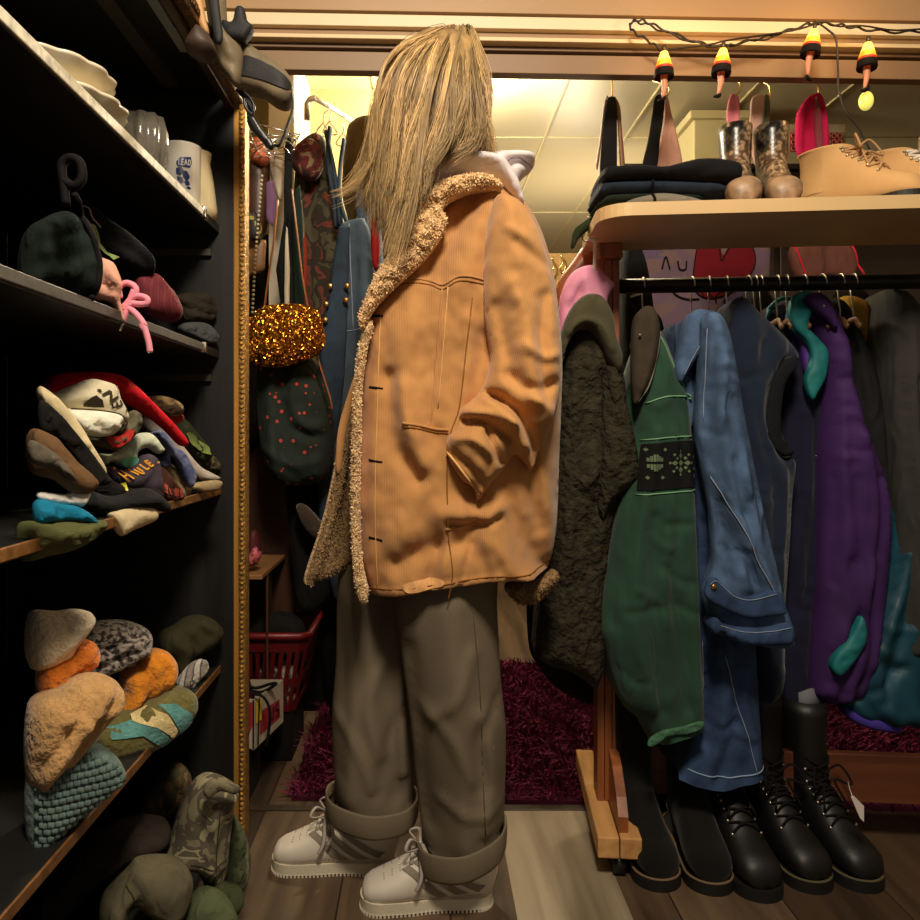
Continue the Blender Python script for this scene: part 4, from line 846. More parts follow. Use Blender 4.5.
for a in ([(702,299), (700,292), (706,289), (708,296), (713,300)], [(714,304), (714,297), (720,293), (726,296), (722,302), (726,306)], [(744,284), (741,292)], [(751,284), (749,293)], [(757,282), (756,291)], [(676,262), (678,270), (684,270), (685,262)], [(660,270), (664,258), (668,270)]): pt.line('ink_line', a, .0022, inkb, t, eps=.004)
# dusky pink boots tongues beyond the rail
o, pf = soft('pink_garment', 'dusty pink garment with red straps hanging behind the rail', 'garment', [(792,246), (820,242), (850,246), (856,270), (846,282), (826,276), (806,286), (794,272)], 2.08, dfn('dusty_pink', (124,78,66)), .02, .04, .02, creases=[([(824,250), (826,280)], -.008, 4)])
pf.line('red_strap', [(792,247), (797,262), (804,282)], .003, M('strap_red', (200,40,60)), o); pf.line('red_strap', [(850,247), (855,262), (860,276)], .003, M('strap_red'), o)

# ================================================================ on top of the rack
TZ = 1.343
def on_top(px, Y): return P(px, 430, Y)[0]
jm = [('folded_jeans', 'black folded jeans on top of the stack at the shelf corner', [(600,176), (606,170), (640,169), (660,170), (690,163), (716,163), (734,168), (737,180), (730,188), (690,186), (650,184), (606,186), (600,182)], 1.50, (22,22,26)),
      ('folded_jeans', 'faded navy folded jeans in the middle of the stack', [(597,190), (602,185), (640,183), (700,184), (722,190), (722,200), (690,201), (640,200), (600,200)], 1.52, (40,50,66)),
      ('folded_trousers', 'dark green folded trousers at the bottom of the stack', [(598,204), (604,198), (640,196), (690,197), (700,206), (660,209), (600,209)], 1.53, (32,42,30))]
for nm, lb, ol, Y, c in jm: soft(nm, lb, 'jeans', ol, Y, dfn('fold%d' % c[0], c), .05, .14, .016, res=.008, creases=[([(ol[0][0]+10, ol[0][1]+6), (ol[0][0]+100, ol[0][1]+4)], -.006, 3)])
o, pf = soft('folded_jumper', 'light grey heather jumper peeping under the black jeans', 'jumper', [(622,205), (640,197), (662,194), (690,198), (712,207), (700,210), (640,210)], 1.50, dfn('heather', (140,132,116)), .03, .06, .02)
pf.line('dark_tie', [(648,185), (649,196), (651,206)], .003, inkb, o)
# snakeskin boots and tan boots standing on the shelf
def boot(name, label, group, loc, rz, matU, matS, shaft=.16, sc=1., laces=None, tall_taper=1., sole_h=.024, seam=None, tongue=None, toecol=None, open_top=True, slim=1.):
    s = T(name, label, 'boot', group=group)
    rg = [(.286,.032,0,.012,.010), (.281,.040,0,.032,.020), (.268,.046,0,.042,.028), (.245,.050,4,.047,.033), (.215,.056,9,.047,.038), (.185,.066,15,.044,.046), (.155,.080,24,.042,.056), (.128,.096,36,.041,.062), (.105,.112,52,.041,.064), (.09,.135,72,.041,.058), (.083,.165,88,.042,.054)]
    k = 5
    for i in range(1, k+1): rg.append((.083-.002*i, .165+shaft*i/k, 90, (.042+.006*i/k)*tall_taper, (.054+.006*i/k)*tall_taper))
    rg = [(x, z, t, a*slim, b) for x, z, t, a, b in rg]
    top = rg[-1]; rg.append((top[0], top[1]-.004, top[2], top[3]-.005, top[4]-.005)); rg.append((top[0], top[1]-.10, 90, top[3]-.008, top[4]-.008))
    V, Fc, seg = ring_shoe(rg, sole=sole_h-.004, ex=2.2)
    G().add(V*sc, Fc).done('upper', matU, s)
    if toecol:
        g = G(); v, f = [], []
        idx = [i for i in range(4)]; W = []
        for i in idx:
            for q in range(seg): p = V[i*seg+q]; c = V[i*seg:(i+1)*seg].mean(0); d = p-c; W.append((p+d/(np.linalg.norm(d)+1e-9)*.0012+np.array([.002, 0, 0]))*sc)
        g.add(W, [(i*seg+q, i*seg+(q+1)%seg, (i+1)*seg+(q+1)%seg, (i+1)*seg+q) for i in range(3) for q in range(seg)]+[tuple(range(seg))]).done('toe_cap', toecol, s)
    g = G(); g.prism([(a*sc, b*sc*slim) for a, b in sole_pts(.29, .048, .038, .004)], 0, sole_h*sc); so = g.done('sole', matS, s, smooth=False)
    if seam:
        sp = sole_pts(.288, .047, .037, .002); g = G(); g.tube([np.array([a*sc, b*sc*slim, sole_h*sc]) for a, b in sp+[sp[0]]], .0028*sc, 6); g.done('welt', seam, s)
    if laces:
        for i in range(7):
            r = 4.6+i*1.0; g = G()
            g.tube([surf(V, seg, r, 50, .001)*sc, surf(V, seg, r+.2, 75, .006)*sc, surf(V, seg, r+.5, 105, .006)*sc, surf(V, seg, r+.8, 130, .001)*sc], .0026*sc, 6)
            g.tube([surf(V, seg, r, 130, .001)*sc, surf(V, seg, r+.2, 105, .008)*sc, surf(V, seg, r+.5, 75, .008)*sc, surf(V, seg, r+.8, 50, .001)*sc], .0026*sc, 6)
            g.done('lace', laces, s)
        k0 = surf(V, seg, 10.5, 90, .01)*sc
        for sd in (1, -1): G().tube(spline([k0, k0+[.01*sc, sd*.03, .02*sc], k0+[.03*sc, sd*.045, -.015], k0+[.015*sc, sd*.015, -.01], k0+[.04*sc, sd*.03, -.06*sc]]), .0026*sc, 6).done('lace_bow', laces, s)
        g = G()
        for i in range(7):
            for th in (48, 132): g.ball(surf(V, seg, 4.6+i, th, .001)*sc, .004*sc, 6)
        g.done('eyelets', hk, s)
    if tongue:
        tp = rg[-3]; x = tp[0]*sc; z = tp[1]*sc; w = tp[3]*sc
        G().extr([(x+w*.7, -w*.6, z-.03), (x+w*.8, -w*.7, z+.018), (x+w*.8, 0, z+.026), (x+w*.8, w*.7, z+.018), (x+w*.7, w*.6, z-.03)], (-.006, 0, 0)).done('tongue', tongue, s)
        G().tube(spline([(x-w, -.0, z-.01), (x-w-.004, 0, z+.035), (x-w+.004, 0, z+.05), (x-w+.012, 0, z+.03), (x-w+.008, 0, z-.01)]), .006*sc, 8, (.4, 1.4)).done('pull_loop', inkb, s)
    s.location = loc; s.rotation_euler = (0, 0, rz); return s
snk = M('snakeskin', (168,136,104), .3, kind='snake', ps=13, c2=(110,92,70), c3=(36,32,28), bump=.2, bs=150); snt = M('snake_toe', (146,116,86), .45, .5, vs=38, bump=.2, bs=100)
d90 = math.radians(-90)
for px, lb, dr in ((745, 'snakeskin ankle boot next to the folded black jeans', -.28), (786, 'snakeskin ankle boot next to the tan lace-up boots', -.26)):
    b_ = boot('snakeskin_boot', lb, 'pair of snakeskin boots on the rack shelf', (0,0,0), 0, snk, M('brown_sole', (90,70,50), .6), shaft=.10, sc=.80, sole_h=.012, slim=.9, tall_taper=1.0, toecol=snt)
    x = on_top(px, 1.45); b_.location = (x-.225*math.sin(dr), 1.665, TZ); b_.rotation_euler = (0, 0, d90+dr)
tanb = M('tan_nubuck', (212,168,112), .8, .1, vs=10, bump=.15, bs=200); rub = M('black_rubber', (26,24,22), .6)
b_ = boot('tan_lace_boot', 'tan lace-up ankle boot standing in front on the rack shelf', 'pair of tan lace-up boots', (0,0,0), 0, tanb, rub, shaft=.012, sc=.93, laces=M('beige_lace', (190,150,104)), sole_h=.034)
b_.location = (on_top(797, 1.665), 1.675, TZ); b_.rotation_euler = (0, 0, math.radians(-56))
b_ = boot('tan_lace_boot', 'tan lace-up boot with white laces at the back of the rack shelf', 'pair of tan lace-up boots', (0,0,0), 0, tanb, rub, shaft=.012, sc=.93, laces=M('white_lace', (226,216,200)), sole_h=.034)
b_.location = (on_top(842, 1.69)+.02, 1.69, TZ); b_.rotation_euler = (0, 0, math.radians(-50))
# ================================================================ boots on the floor under the rack
sd = M('black_suede', (20,19,18), .95, .3, vs=20, bump=.2, sheen=.1); le = M('black_leather', (14,13,13), .5, .25, vs=12, bump=.2, bs=70); crepe = M('crepe_edge', (120,96,70), .8, .1); blr = M('sole_black', (18,17,16), .6)
for px, y, nm, lb, dr, kw in (
    (657, 892, 'suede_boot', 'black suede boot with tan welt nearest the wooden rack foot', .05, dict(matU=sd, matS=blr, seam=crepe, shaft=.20, grp='pair of black suede boots')),
    (709, 896, 'suede_boot', 'black suede boot with tan welt, second from the wooden foot', -.04, dict(matU=sd, matS=blr, seam=crepe, shaft=.20, grp='pair of black suede boots')),
    (762, 903, 'leather_boot', 'black laced leather boot under the hem of the denim coat', .10, dict(matU=le, matS=blr, shaft=.16, laces=inkb, grp=None)),
    (815, 894, 'lace_up_boot', 'tall black leather lace-up boot with stitched welt and grey lining', .18, dict(matU=le, matS=blr, seam=M('yellow_welt', (92,84,60)), shaft=.20, laces=inkb, tongue=M('grey_lining', (110,112,118)), grp='pair of tall black lace-up boots')),
    (868, 893, 'lace_up_boot', 'tall black lace-up boot with a white price tag', .22, dict(matU=le, matS=blr, seam=M('yellow_welt'), shaft=.17, laces=inkb, tongue=M('grey_lining'), grp='pair of tall black lace-up boots'))):
    px += 7; Yt = F*CH/(y-CY); gp = kw.pop('grp'); b_ = boot(nm, lb, gp, (0,0,0), 0, sc=.95, **kw)
    X = (px-CX)/F*Yt; L_ = .276; b_.location = (X-L_*math.sin(dr), Yt+L_*math.cos(dr), 0); b_.rotation_euler = (0, 0, d90+dr)
t = T('price_tag', 'white paper price tag tied to the last black boot', 'tag', P(857, 808, 1.47))
G().extr([P(851,797,1.47), P(854,796,1.47), P(864,806,1.47), P(864,822,1.47), P(860,818,1.47)], (0, .001, 0)).done('card', M('paper_white', (226,216,206), .7, .03), t, smooth=False)
G().tube([P(853,798,1.469), P(850,790,1.50), P(848,782,1.52)], .0008, 5).done('string', M('paper_white'), t)

# ================================================================ straps and scarves hung from hooks behind the header
brs = M('brass_hook', (190,160,100), .25, .1, metal=1, bump=0)
def hook(pts, label):
    return tag(G().tube(spline([P(x, y, Y) for x, y, Y in pts], 6), .0022, 8).done('wall_hook', brs), label, 'hook', 'brass hooks under the door header')
hook([(612,62,2.0), (612,80,2.0), (612,96,2.0), (609,99,1.99), (607,96,1.98)], 'brass hook holding the black belt nearest the person')
hook([(640,72,2.05), (646,78,2.05), (660,83,2.0), (668,86,1.98), (669,93,1.98), (664,97,1.98)], 'brass hook holding the black belt and blush scarf')
hook([(722,80,2.0), (734,77,1.97), (740,84,1.96), (738,93,1.96), (733,95,1.96)], 'brass hook holding the short pink ribbon')
hook([(742,72,2.05), (748,79,2.05), (762,82,2.0), (769,86,1.98), (770,95,1.98), (765,98,1.98)], 'brass hook holding the pale pink and green scarf')
hook([(802,72,2.05), (804,79,2.03), (814,81,2.0), (818,88,1.98), (818,94,1.98), (814,97,1.98)], 'brass hook holding the magenta scarf')
kb = dfn('strap_black', (26,26,28)); 
o, pf = soft('black_belt', 'wide black belt looped over a hook left of the folded jeans', 'belt', [(608,98), (614,97), (617,104), (617,130), (617,168), (616,176), (601,178), (602,140), (605,110)], 1.98, kb, .006, .02, .008, res=.007)
Puff([(614,96), (620,106), (622,130), (625,168), (620,170), (618,130), (616,108)], 1.985, .004, .006, .004).build('brown_edge', M('brown_leather', (110,72,44), .5, .2), o); Puff([(604,104), (607,98), (605,112), (602,138), (598,168), (596,164), (600,136)], 1.985, .004, .006, .004).build('brown_edge', M('brown_leather'), o)
o, pf = soft('black_belt', 'black belt hanging beside the blush scarf above the folded jeans', 'belt', [(655,97), (664,96), (664,112), (660,140), (656,168), (642,170), (648,140), (652,114)], 1.97, kb, .005, .01, .006, res=.007)
o, pf = soft('blush_scarf', 'blush pink scarf hanging from the same hook as a black belt', 'scarf', [(664,96), (668,98), (672,116), (678,140), (682,166), (668,170), (655,168), (660,140), (664,118)], 1.985, dfn('blush', (206,160,142)), .008, .012, .01, res=.006, creases=[([(668,110), (668,140), (670,166)], -.006, 2.5), ([(672,120), (676,150)], .005, 2)])
o, pf = soft('pink_ribbon', 'short bubblegum pink ribbon above the first snakeskin boot', 'ribbon', [(730,96), (734,94), (739,98), (740,110), (738,124), (728,124), (727,110)], 1.95, dfn('bubble_pink', (232,140,160)), .005, .01, .006, res=.006, creases=[([(734,98), (733,122)], -.004, 2)])
o, pf = soft('pale_pink_scarf', 'pale pink scarf with grey green back between the snakeskin boots', 'scarf', [(752,98), (764,96), (762,120), (760,150), (757,168), (752,152), (748,140), (750,116)], 1.97, dfn('pale_pink', (214,176,164)), .006, .01, .006, res=.006)
Puff([(764,96), (769,98), (770,116), (768,140), (762,168), (758,166), (762,120)], 1.98, .006, .01, .006).build('back_fold', dfn('grey_green', (104,104,80)), o)
o, pf = soft('magenta_scarf', 'bright magenta scarf hanging over the tan boots', 'scarf', [(808,97), (814,94), (820,94), (825,106), (828,130), (827,152), (816,158), (800,156), (796,140), (797,116), (802,104)], 1.96, dfn('magenta', (214,30,90)), .012, .02, .012, res=.006, creases=[([(811,98), (806,120), (804,150)], -.010, 3), ([(817,98), (820,120), (820,154)], -.008, 3)])
Puff([(816,96), (821,110), (823,150), (817,154), (814,120)], 1.945, .006, .01, .006).build('inner_fold', dfn('mauve', (150,72,84)), o)
# ================================================================ string lights
cab = M('cable_green', (34,26,18), .5, .1)
t = T('string_lights', 'dark twisted cable of lamp string lights looped along the door header', 'cable', P(740, 50, 1.76))
LY = 1.765
c1 = spline([P(x, y, LY) for x, y in ((664,52), (650,42), (634,32), (630,24), (640,20), (656,26), (690,40), (720,46), (752,40), (780,33), (808,24), (818,23), (840,25), (863,29), (900,32), (940,30))], 8)
c2 = spline([P(x, y, LY-.004) for x, y in ((632,22), (645,24), (668,33), (700,44), (723,47), (735,44), (768,38), (800,27), (818,23), (860,27), (940,31))], 8)
k = np.arange(len(c1)); g = G().tube(c1+np.stack([0*k, .003*np.sin(k*1.1), .003*np.cos(k*1.1)], 1), .0026, 6); g.tube(c2+np.array([[0, .003*math.cos(i*.9), .003*math.sin(i*.9)] for i in range(len(c2))]), .0022, 6); 
g.tube(spline([P(x, y, LY-.006) for x, y in ((664,50), (690,47), (712,44), (730,40), (790,31), (816,24))], 8), .0022, 6); g.tube(spline([P(x, y, LY-.002) for x, y in ((818,23), (828,30), (836,40), (838,70), (839,90), (846,112), (858,128), (870,150))], 8), .0022, 6); g.done('cable', cab, t)
lampm = M('lamp_amber', (255,140,26), .5, .3, vs=60, emis=1.6, bump=0); lampt = M('lamp_amber_top', (255,196,80), .5, .05, emis=2.0, bump=0); band = M('lamp_band', (170,40,14), .6, .4, vs=120, emis=.5); lg = M('lamp_skin', (226,150,116), .5, .08)
def small_lamp(label):
    s = T('novelty_lamp', label, 'string light', group='amber shaded novelty lamps on the light string')
    G().lathe([(.001, .004), (.011, .002), (.016, -.010), (.021, -.022)], (0,0,0), 20).done('lamp_top', lampt, s)
    G().lathe([(.021, -.022), (.025, -.034), (.027, -.038)], (0,0,0), 20).done('lamp_shade', lampm, s)
    G().lathe([(.027, -.038), (.0285, -.046), (.028, -.047)], (0,0,0), 20).done('beaded_band', band, s)
    G().lathe([(.029, -.045), (.031, -.062), (.029, -.068), (.027, -.064), (.026, -.046)], (0,0,0), 20, wob=lambda t, z: 1+.05*math.sin(t*10)).done('fringe', inkb, s)
    G().tube([(0,0,-.03), (0,0,-.07), (.002,0,-.088), (-.002,0,-.11), (-.004,0,-.122)], [.012, .011, .009, .006, .004], 10).done('stem', lg, s)
    G().tube([(.002,0,-.120), (-.006,-.003,-.126), (-.020,-.008,-.130)], [.006, .006, .003], 8).done('foot', inkb, s)
    G().tube([(0,0,.02), (0,0,.002)], .006, 10).done('socket', cab, s)
    return s
l0 = small_lamp('lit amber novelty lamp at the end of the string near the person')
for i, (x, y, rr, lb) in enumerate(((664, 53, 0, None), (723, 50, .08, 'lit amber novelty lamp above the pink ribbon hook'), (814, 31, -.16, 'tilted amber novelty lamp above the magenta scarf'), (868, 44, .05, 'amber novelty lamp furthest along the string past the magenta scarf'))):
    p = P(x, y, LY-.035); l = l0 if i == 0 else dup(l0, label=lb); l.scale = (.72, .72, .86); l.location = p; l.rotation_euler = (0, rr, 0 if i != 2 else math.pi)
    q = light('lamp_bulb', 'POINT', (p[0], p[1]-.06, p[2]+.03), .55, (1, .55, .2), .02)
t = T('small_bulb', 'pale yellow bulb on the hanging end of the cable', 'bulb', P(864, 100, 1.75)); G().ball(P(866, 101, 1.75), .02, 14, (.8, .8, 1.1)).done('glass', M('yellow_bulb', (236,226,110), .3, .05, emis=.6, bump=0), t); G().tube([P(866,86,1.75), P(866,94,1.75)], .008, 10).done('cap', cab, t)
# boxes on the far cupboard
t = T('storage_box', 'cream storage box with lid on the far cupboard', 'box', P(722, 170, 2.75))
cb_ = M('cream_box', (206,192,140), .7, .05); x0, x1 = P(694,0,2.75)[0], P(762,0,2.75)[0]; z0, z1 = P(0,172,2.75)[2], P(0,112,2.75)[2]
G().box(x0, x1, 2.75, 3.1, z0, z1-.012, .004).done('box_body', cb_, t, smooth=False); G().box(x0-.02, x1+.02, 2.73, 3.12, z1-.03, z1, .004).done('lid', cb_, t, smooth=False)
t = T('patterned_box', 'white box with a red ringed pattern behind the magenta scarf', 'box', P(815, 170, 2.7))
x0, x1 = P(786,0,2.7)[0], P(846,0,2.7)[0]; z0, z1 = P(0,172,2.7)[2], P(0,124,2.7)[2]
G().box(x0, x1, 2.7, 2.95, z0, z1, .003).done('box_body', M('box_white', (190,176,140), .7), t, smooth=False)
xa, xb, za, zb = P(790,0,2.7)[0], P(842,0,2.7)[0], P(0,152,2.7)[2], P(0,133,2.7)[2]; G().box(xa, xb, 2.697, 2.70, za, zb).done('red_panel', M('panel_red', (170,30,44), .7), t, smooth=False)
for i in range(9):
    for j in range(3):
        a = np.linspace(0, 2*math.pi, 15); cx, cz = xa+(xb-xa)*(i+.5)/9, za+(zb-za)*(j+.5)/3; G().tube([(cx+.008*math.cos(q), 2.695, cz+.008*math.sin(q)) for q in a], .0016, 5).done('ring', M('ring_pale', (210,150,130)), t)
t = T('cupboard', 'dark wooden cupboard carrying boxes behind the rack', 'cupboard', (1.25, 2.9, 0))
zt = P(0,172,2.75)[2]; wdk = M('dark_wood', (46,32,22), .6, .3, kind='wood', ps=5, axis=0, c2=(56,40,28)); G().box(.72, 2.3, 2.68, 3.2, .05, zt-.02, .004).done('carcass', wdk, t, smooth=False); G().box(.70, 2.32, 2.66, 3.22, zt-.02, zt, .003).done('top', wdk, t, smooth=False)
for i in range(3):
    d = G().box(.74+i*.52, 1.24+i*.52, 2.665, 2.68, .1, zt-.05, .003).done('door', wdk, t, smooth=False); G().ball((1.20+i*.52, 2.655, .8), .012, 10).done('knob', brs, d)
# brown leather piece, white strap and green cloth hung at the rack's end
o, pf = soft('leather_bag', 'reddish brown leather bag hanging behind the pink hat', 'bag', [(592,236), (598,244), (600,300), (596,345), (562,340), (556,290), (572,262)], 1.74, M('russet_leather', (140,76,40), .45, .15, vs=5, bump=.15, bs=80), .02, .05, .02)
o, pf = soft('green_cloth', 'dark green cloth hung over the corner of the rack shelf', 'cloth', [(571,245), (574,230), (584,221), (592,216), (602,206), (602,214), (594,224), (586,232), (578,240), (574,248)], 1.60, dfn('moss_green', (48,58,30)), .012, .03, .01, res=.006)
o, pf = soft('plastic_hanger', 'white plastic hanger strap over the brown leather bag', 'hanger', [(593,228), (597,224), (597,240), (596,268), (593,268), (593,244), (588,240), (590,234)], 1.60, M('white_plastic', (230,226,216), .35, .03), .004, .006, .004, res=.005)
tag(G().tube(spline([P(x, y, 1.60) for x, y in ((588,216), (589,223), (594,224), (597,218), (598,206), (600,190))], 6), .0018, 6).done('hanger_hook', hk), 'bent steel hook at the corner of the rack shelf', 'hook')
tag(G().tube(spline([P(x, y, 1.62) for x, y in ((582,233), (583,240), (588,241), (592,236))], 6), .0018, 6).done('hanger_hook', hk), 'small steel hook above the brown leather bag', 'hook')
# ================================================================ things on the left shelves
def auto_folds(ol, k):
    if 'creases' in k: return
    a = np.array([q[:2] for q in ol], float); c = a.mean(0); u, s_, vt = np.linalg.svd(a-c); ax, mi = vt[0], vt[1]; t0, t1 = (a-c)@ax, (a-c)@mi; L_, W_ = (t0.max()-t0.min())/2, (t1.max()-t1.min())/2; cr = []
    for o_, am in ((-.34, -.011), (-.10, .006), (.22, -.010), (.52, .006)): cr.append(([tuple(c+ax*L_*s+mi*W_*(o_+random.uniform(-.12, .12))) for s in (-.95, -.3, .3, .98)], am, max(2., W_*.13)))
    for i in range(4): s = random.uniform(-.8, .8); m0 = random.uniform(-.8, .3); cr.append(([tuple(c+ax*L_*s+mi*W_*m0), tuple(c+ax*L_*(s+.10)+mi*W_*(m0+.35)), tuple(c+ax*L_*(s+random.uniform(.1, .3))+mi*W_*(m0+.7))], random.choice((-.007, .007)), max(2., W_*.14)))
    k['creases'] = cr
def SI(name, label, cat, ol, mat, X=-.52, tf=.03, tb=.07, w=.03, phi=40, res=.0075, group=None, dY=0, **kw):
    auto_folds(ol, kw); kw.setdefault('wr', (.004, 30, 30, 3)); cx = np.mean([p[0] for p in ol]); Y = -X*F/(CX-cx)+dY
    pf = Puff(ol, Y, tf, tb, w, phi=phi, res=res, **kw); o = pf.build(name, mat); tag(o, label, cat, group); return o, pf
def cf_(k, c, **q): return M(k, c, .9, q.pop('var', .14), vs=q.pop('vs', 10), bump=q.pop('bump', .35), bs=q.pop('bs', 260), wk=q.pop('wk', .5), wks=q.pop('wks', 22), **q)
# --- top shelf crockery
Z1 = 1.365
cer = M('cream_ceramic', (232,220,190), .22, .05, vs=6, bump=.02)
def dish(label, cx, cyy, z, r, lob, tilt=0):
    t = T('scalloped_dish', label, 'dish', (cx, cyy, z))
    g = G(); g.lathe([(.01, 0), (r*.55, .002), (r*.62, .006), (r*.98, .030), (r, .034), (r*.97, .036), (r*.60, .012), (.001, .008)], (cx, cyy, z), 72, wob=lambda a, zz: 1+(.055*abs(math.sin(a*lob/2)) if zz > .012 else 0)); g.done('bowl', cer, t)
    g = G(); rd = M('red_print', (180,70,54), .3)
    for i in range(12): a = random.uniform(-2.4, -.2); q = r*random.uniform(.35, .55); g.ball((cx+q*math.cos(a), cyy+q*math.sin(a), z+.011), .006, 6, (1.4, 1, .25))
    g.done('floral_print', rd, t)
dish('cream scalloped dish with red floral print, lowest of the stack', -.565, 1.13, Z1, .105, 14)
dish('cream scalloped dish resting on top of the dish stack', -.57, 1.11, Z1+.036, .100, 14)
t = T('serving_plate', 'cream oval serving plate leaning on the stacked dishes', 'plate', (-.56, 1.28, Z1))
g = G(); g.lathe([(.001, .01), (.07, .01), (.095, .03), (.098, .032), (.095, .034), (.07, .015), (.001, .014)], (-.55, 1.27, Z1+.0), 60, .6, 1.1, wob=lambda a, z: 1+(.04*abs(math.sin(a*6)) if z > .02 else 0)); g.done('plate_body', cer, t)
glass = M('smoked_glass', (170,164,150), .08, .1, kind='plain', vs=30, trans=.7, bump=.15, bs=40)
t = T('glass_bowl', 'lobed clear glass bowl beside the printed mug', 'bowl', (-.53, 1.41, Z1))
G().lathe([(r_*.70, z_*1.32) for r_, z_ in [(.001, .003), (.03, .003), (.045, .015), (.060, .045), (.060, .075), (.048, .10), (.044, .10), (.055, .075), (.055, .046), (.041, .018), (.001, .008)]], (-.53, 1.41, Z1), 64, wob=lambda a, z: 1+.09*math.cos(a*9)).done('bowl_body', glass, t)
mx, my, mr = -.515, 1.58, .040
t = T('printed_mug', 'white mug with blue lettering and a blue printed figure', 'mug', (mx, my, Z1))
G().lathe([(.001, .003), (mr*.93, .0), (mr*.97, .004), (mr, .03), (mr, .136), (mr*1.02, .140), (mr*.97, .141), (mr*.94, .136), (mr*.92, .01), (.001, .008)], (mx, my, Z1), 48).done('mug_body', M('white_glaze', (236,230,214), .15, .02, bump=0), t)
G().tube(spline([(mx-.015, my+.038, Z1+.11), (mx-.03, my+.068, Z1+.10), (mx-.032, my+.072, Z1+.06), (mx-.016, my+.038, Z1+.035)]), .006, 8).done('handle', M('white_glaze'), t)
def cyl_pt(px, py, eps=.0008):
    r = np.array([(px-CX)/F, 1.]); o = np.array([mx, my]); b = r@o; a = r@r; c = o@o-(mr+eps)**2; d = b*b-a*c; k = (b-math.sqrt(max(0, d)))/a; return np.array([r[0]*k, k, CH+(CY-py)/F*k])
def cyl_decal(name, polys, mat, eps=.0008):
    g = G()
    for ol in polys:
        q = np.array(ol, float); vo, fo, _ = tri(q, 1.2); g.add([cyl_pt(a, b, eps) for a, b in vo], fo)
    return g.done(name, mat, t, fix=False)
blue = M('cobalt_print', (40,56,112), .25, .3, vs=120, bump=0); wp = M('white_glaze')
cyl_decal('blue_block', [[(180,157), (191,157), (192,163), (190,168), (177,166), (176,162)]], blue)
L1 = [((179,159),(178.4,164)), ((178.4,164),(180.4,164.3)), ((182,159),(181.6,164.6)), ((182,159),(184,159.2)), ((181.8,161.8),(183.6,162)), ((181.6,164.6),(183.6,164.8)), ((186,159.3),(184.6,165)), ((186,159.3),(187.2,165.2)), ((185.2,162.6),(186.8,162.7)), ((188.8,159.6),(188.4,165.4)), ((188.8,159.6),(190.6,161)), ((190.6,161),(190.4,164.4)), ((190.4,164.4),(188.4,165.4))]
cyl_decal('lettering', strokes(L1, .8), wp, .0014)
cyl_decal('blue_figure', [[(176,168), (181,166), (184,171), (180,176), (176,174)], [(182,170), (187,171), (190,177), (187,182), (183,177)], [(177,176), (182,177), (184,182), (181,184), (177,179)], [(184,181), (189,181), (190,185), (186,186)], [(188,186), (191,188), (190,190), (186,188)]], blue)
t2 = T('cream_jug', 'tall cream jug standing behind the printed mug', 'jug', (-.50, 1.618, Z1))
G().lathe([(.001, .0), (.040, .0), (.043, .02), (.036, .08), (.028, .12), (.031, .142), (.028, .142), (.025, .12), (.001, .02)], (-.495, 1.62, Z1), 40).done('jug_body', M('cream_jug', (226,212,168), .25, .04, bump=0), t2)
G().tube(spline([(-.52, 1.62, Z1+.12), (-.55, 1.62, Z1+.12), (-.56, 1.62, Z1+.08), (-.535, 1.62, Z1+.04)]), .005, 8).done('handle', M('cream_jug'), t2)
# hanging clear bag at the very top
o, pf = SI('plastic_bag', 'crumpled clear plastic bag hanging at the top of the shelves', 'bag', [(102,-20), (104,14), (114,22), (122,24), (140,18), (145,6), (146,-20)], M('clear_plastic', (120,122,120), .25, .3, vs=18, bump=.5, bs=30, alpha=.45), X=-.60, tf=.02, tb=.03, phi=20, creases=[([(108,-10), (124,10), (142,0)], .01, 3)])
# --- second shelf
o, pf = SI('green_hoodie', 'very dark green hooded top bundled at the near end of the second shelf', 'hoodie', [(20,300), (24,236), (44,218), (60,212), (74,216), (88,230), (96,256), (98,282), (92,296), (70,297), (45,290)], cf_('bottle_green', (26,36,30)), X=-.50, dY=-.02, tf=.04, tb=.08)
pf.line('black_drawcord', [(66,200), (76,214), (86,240), (93,268), (91,290), (88,300)], .0045, inkb, o, eps=.003)
G().tube(spline([P(x, y, .93) for x, y in ((66,205), (64,185), (62,165), (70,158), (80,163), (82,178), (74,186), (62,180))], 6), .006, 8).done('cord_loop', inkb, o)
o, pf = SI('black_hoodie', 'black hooded sweatshirt folded along the second shelf with a lime tag', 'hoodie', [(62,222), (70,208), (88,206), (110,222), (130,236), (146,252), (152,262), (152,275), (140,276), (120,268), (98,250), (76,232)], cf_('black_fleece', (24,24,28)), X=-.54, dY=.03, tf=.045, tb=.08, creases=[([(80,218), (104,240), (140,266)], -.008, 4), ([(110,232), (130,250), (148,264)], .008, 5)])
pf.decal('lime_tag', [(83,228), (88,230), (96,246), (104,254), (114,260), (110,262), (98,257), (91,246)], M('lime', (202,226,140), .7, .05), o, eps=.004); pf.line('white_cord', [(74,214), (76,210), (82,213), (86,222), (94,232)], .0012, M('white_lace'), o)
o, pf = SI('pink_shirt', 'salmon pink shirt spilling over the second shelf between two hoodies', 'shirt', [(84,252), (88,249), (98,256), (112,262), (118,272), (122,286), (120,300), (124,318), (121,320), (114,302), (98,298), (84,288), (86,272)], cf_('salmon', (232,172,148)), X=-.475, dY=0, tf=.02, tb=.06, creases=[([(92,262), (98,280), (110,292)], -.008, 4), ([(100,262), (104,276), (116,288)], .008, 4), ([(90,276), (98,282), (112,284)], -.006, 3)])
pink = M('pink_cord', (240,150,170), .7, .1, bump=.3, bs=200)
kp = [[(120,298), (119,288), (126,283), (134,286), (136,292), (130,300), (126,308)], [(124,310), (128,302), (136,296), (146,298), (147,303), (138,304), (128,302)], [(126,306), (134,312), (141,320), (144,326), (147,336), (149,344), (150,352)], [(134,290), (130,300), (126,312), (122,322)], [(146,323), (142,326), (146,330)], [(128,310), (124,306), (132,304)]]
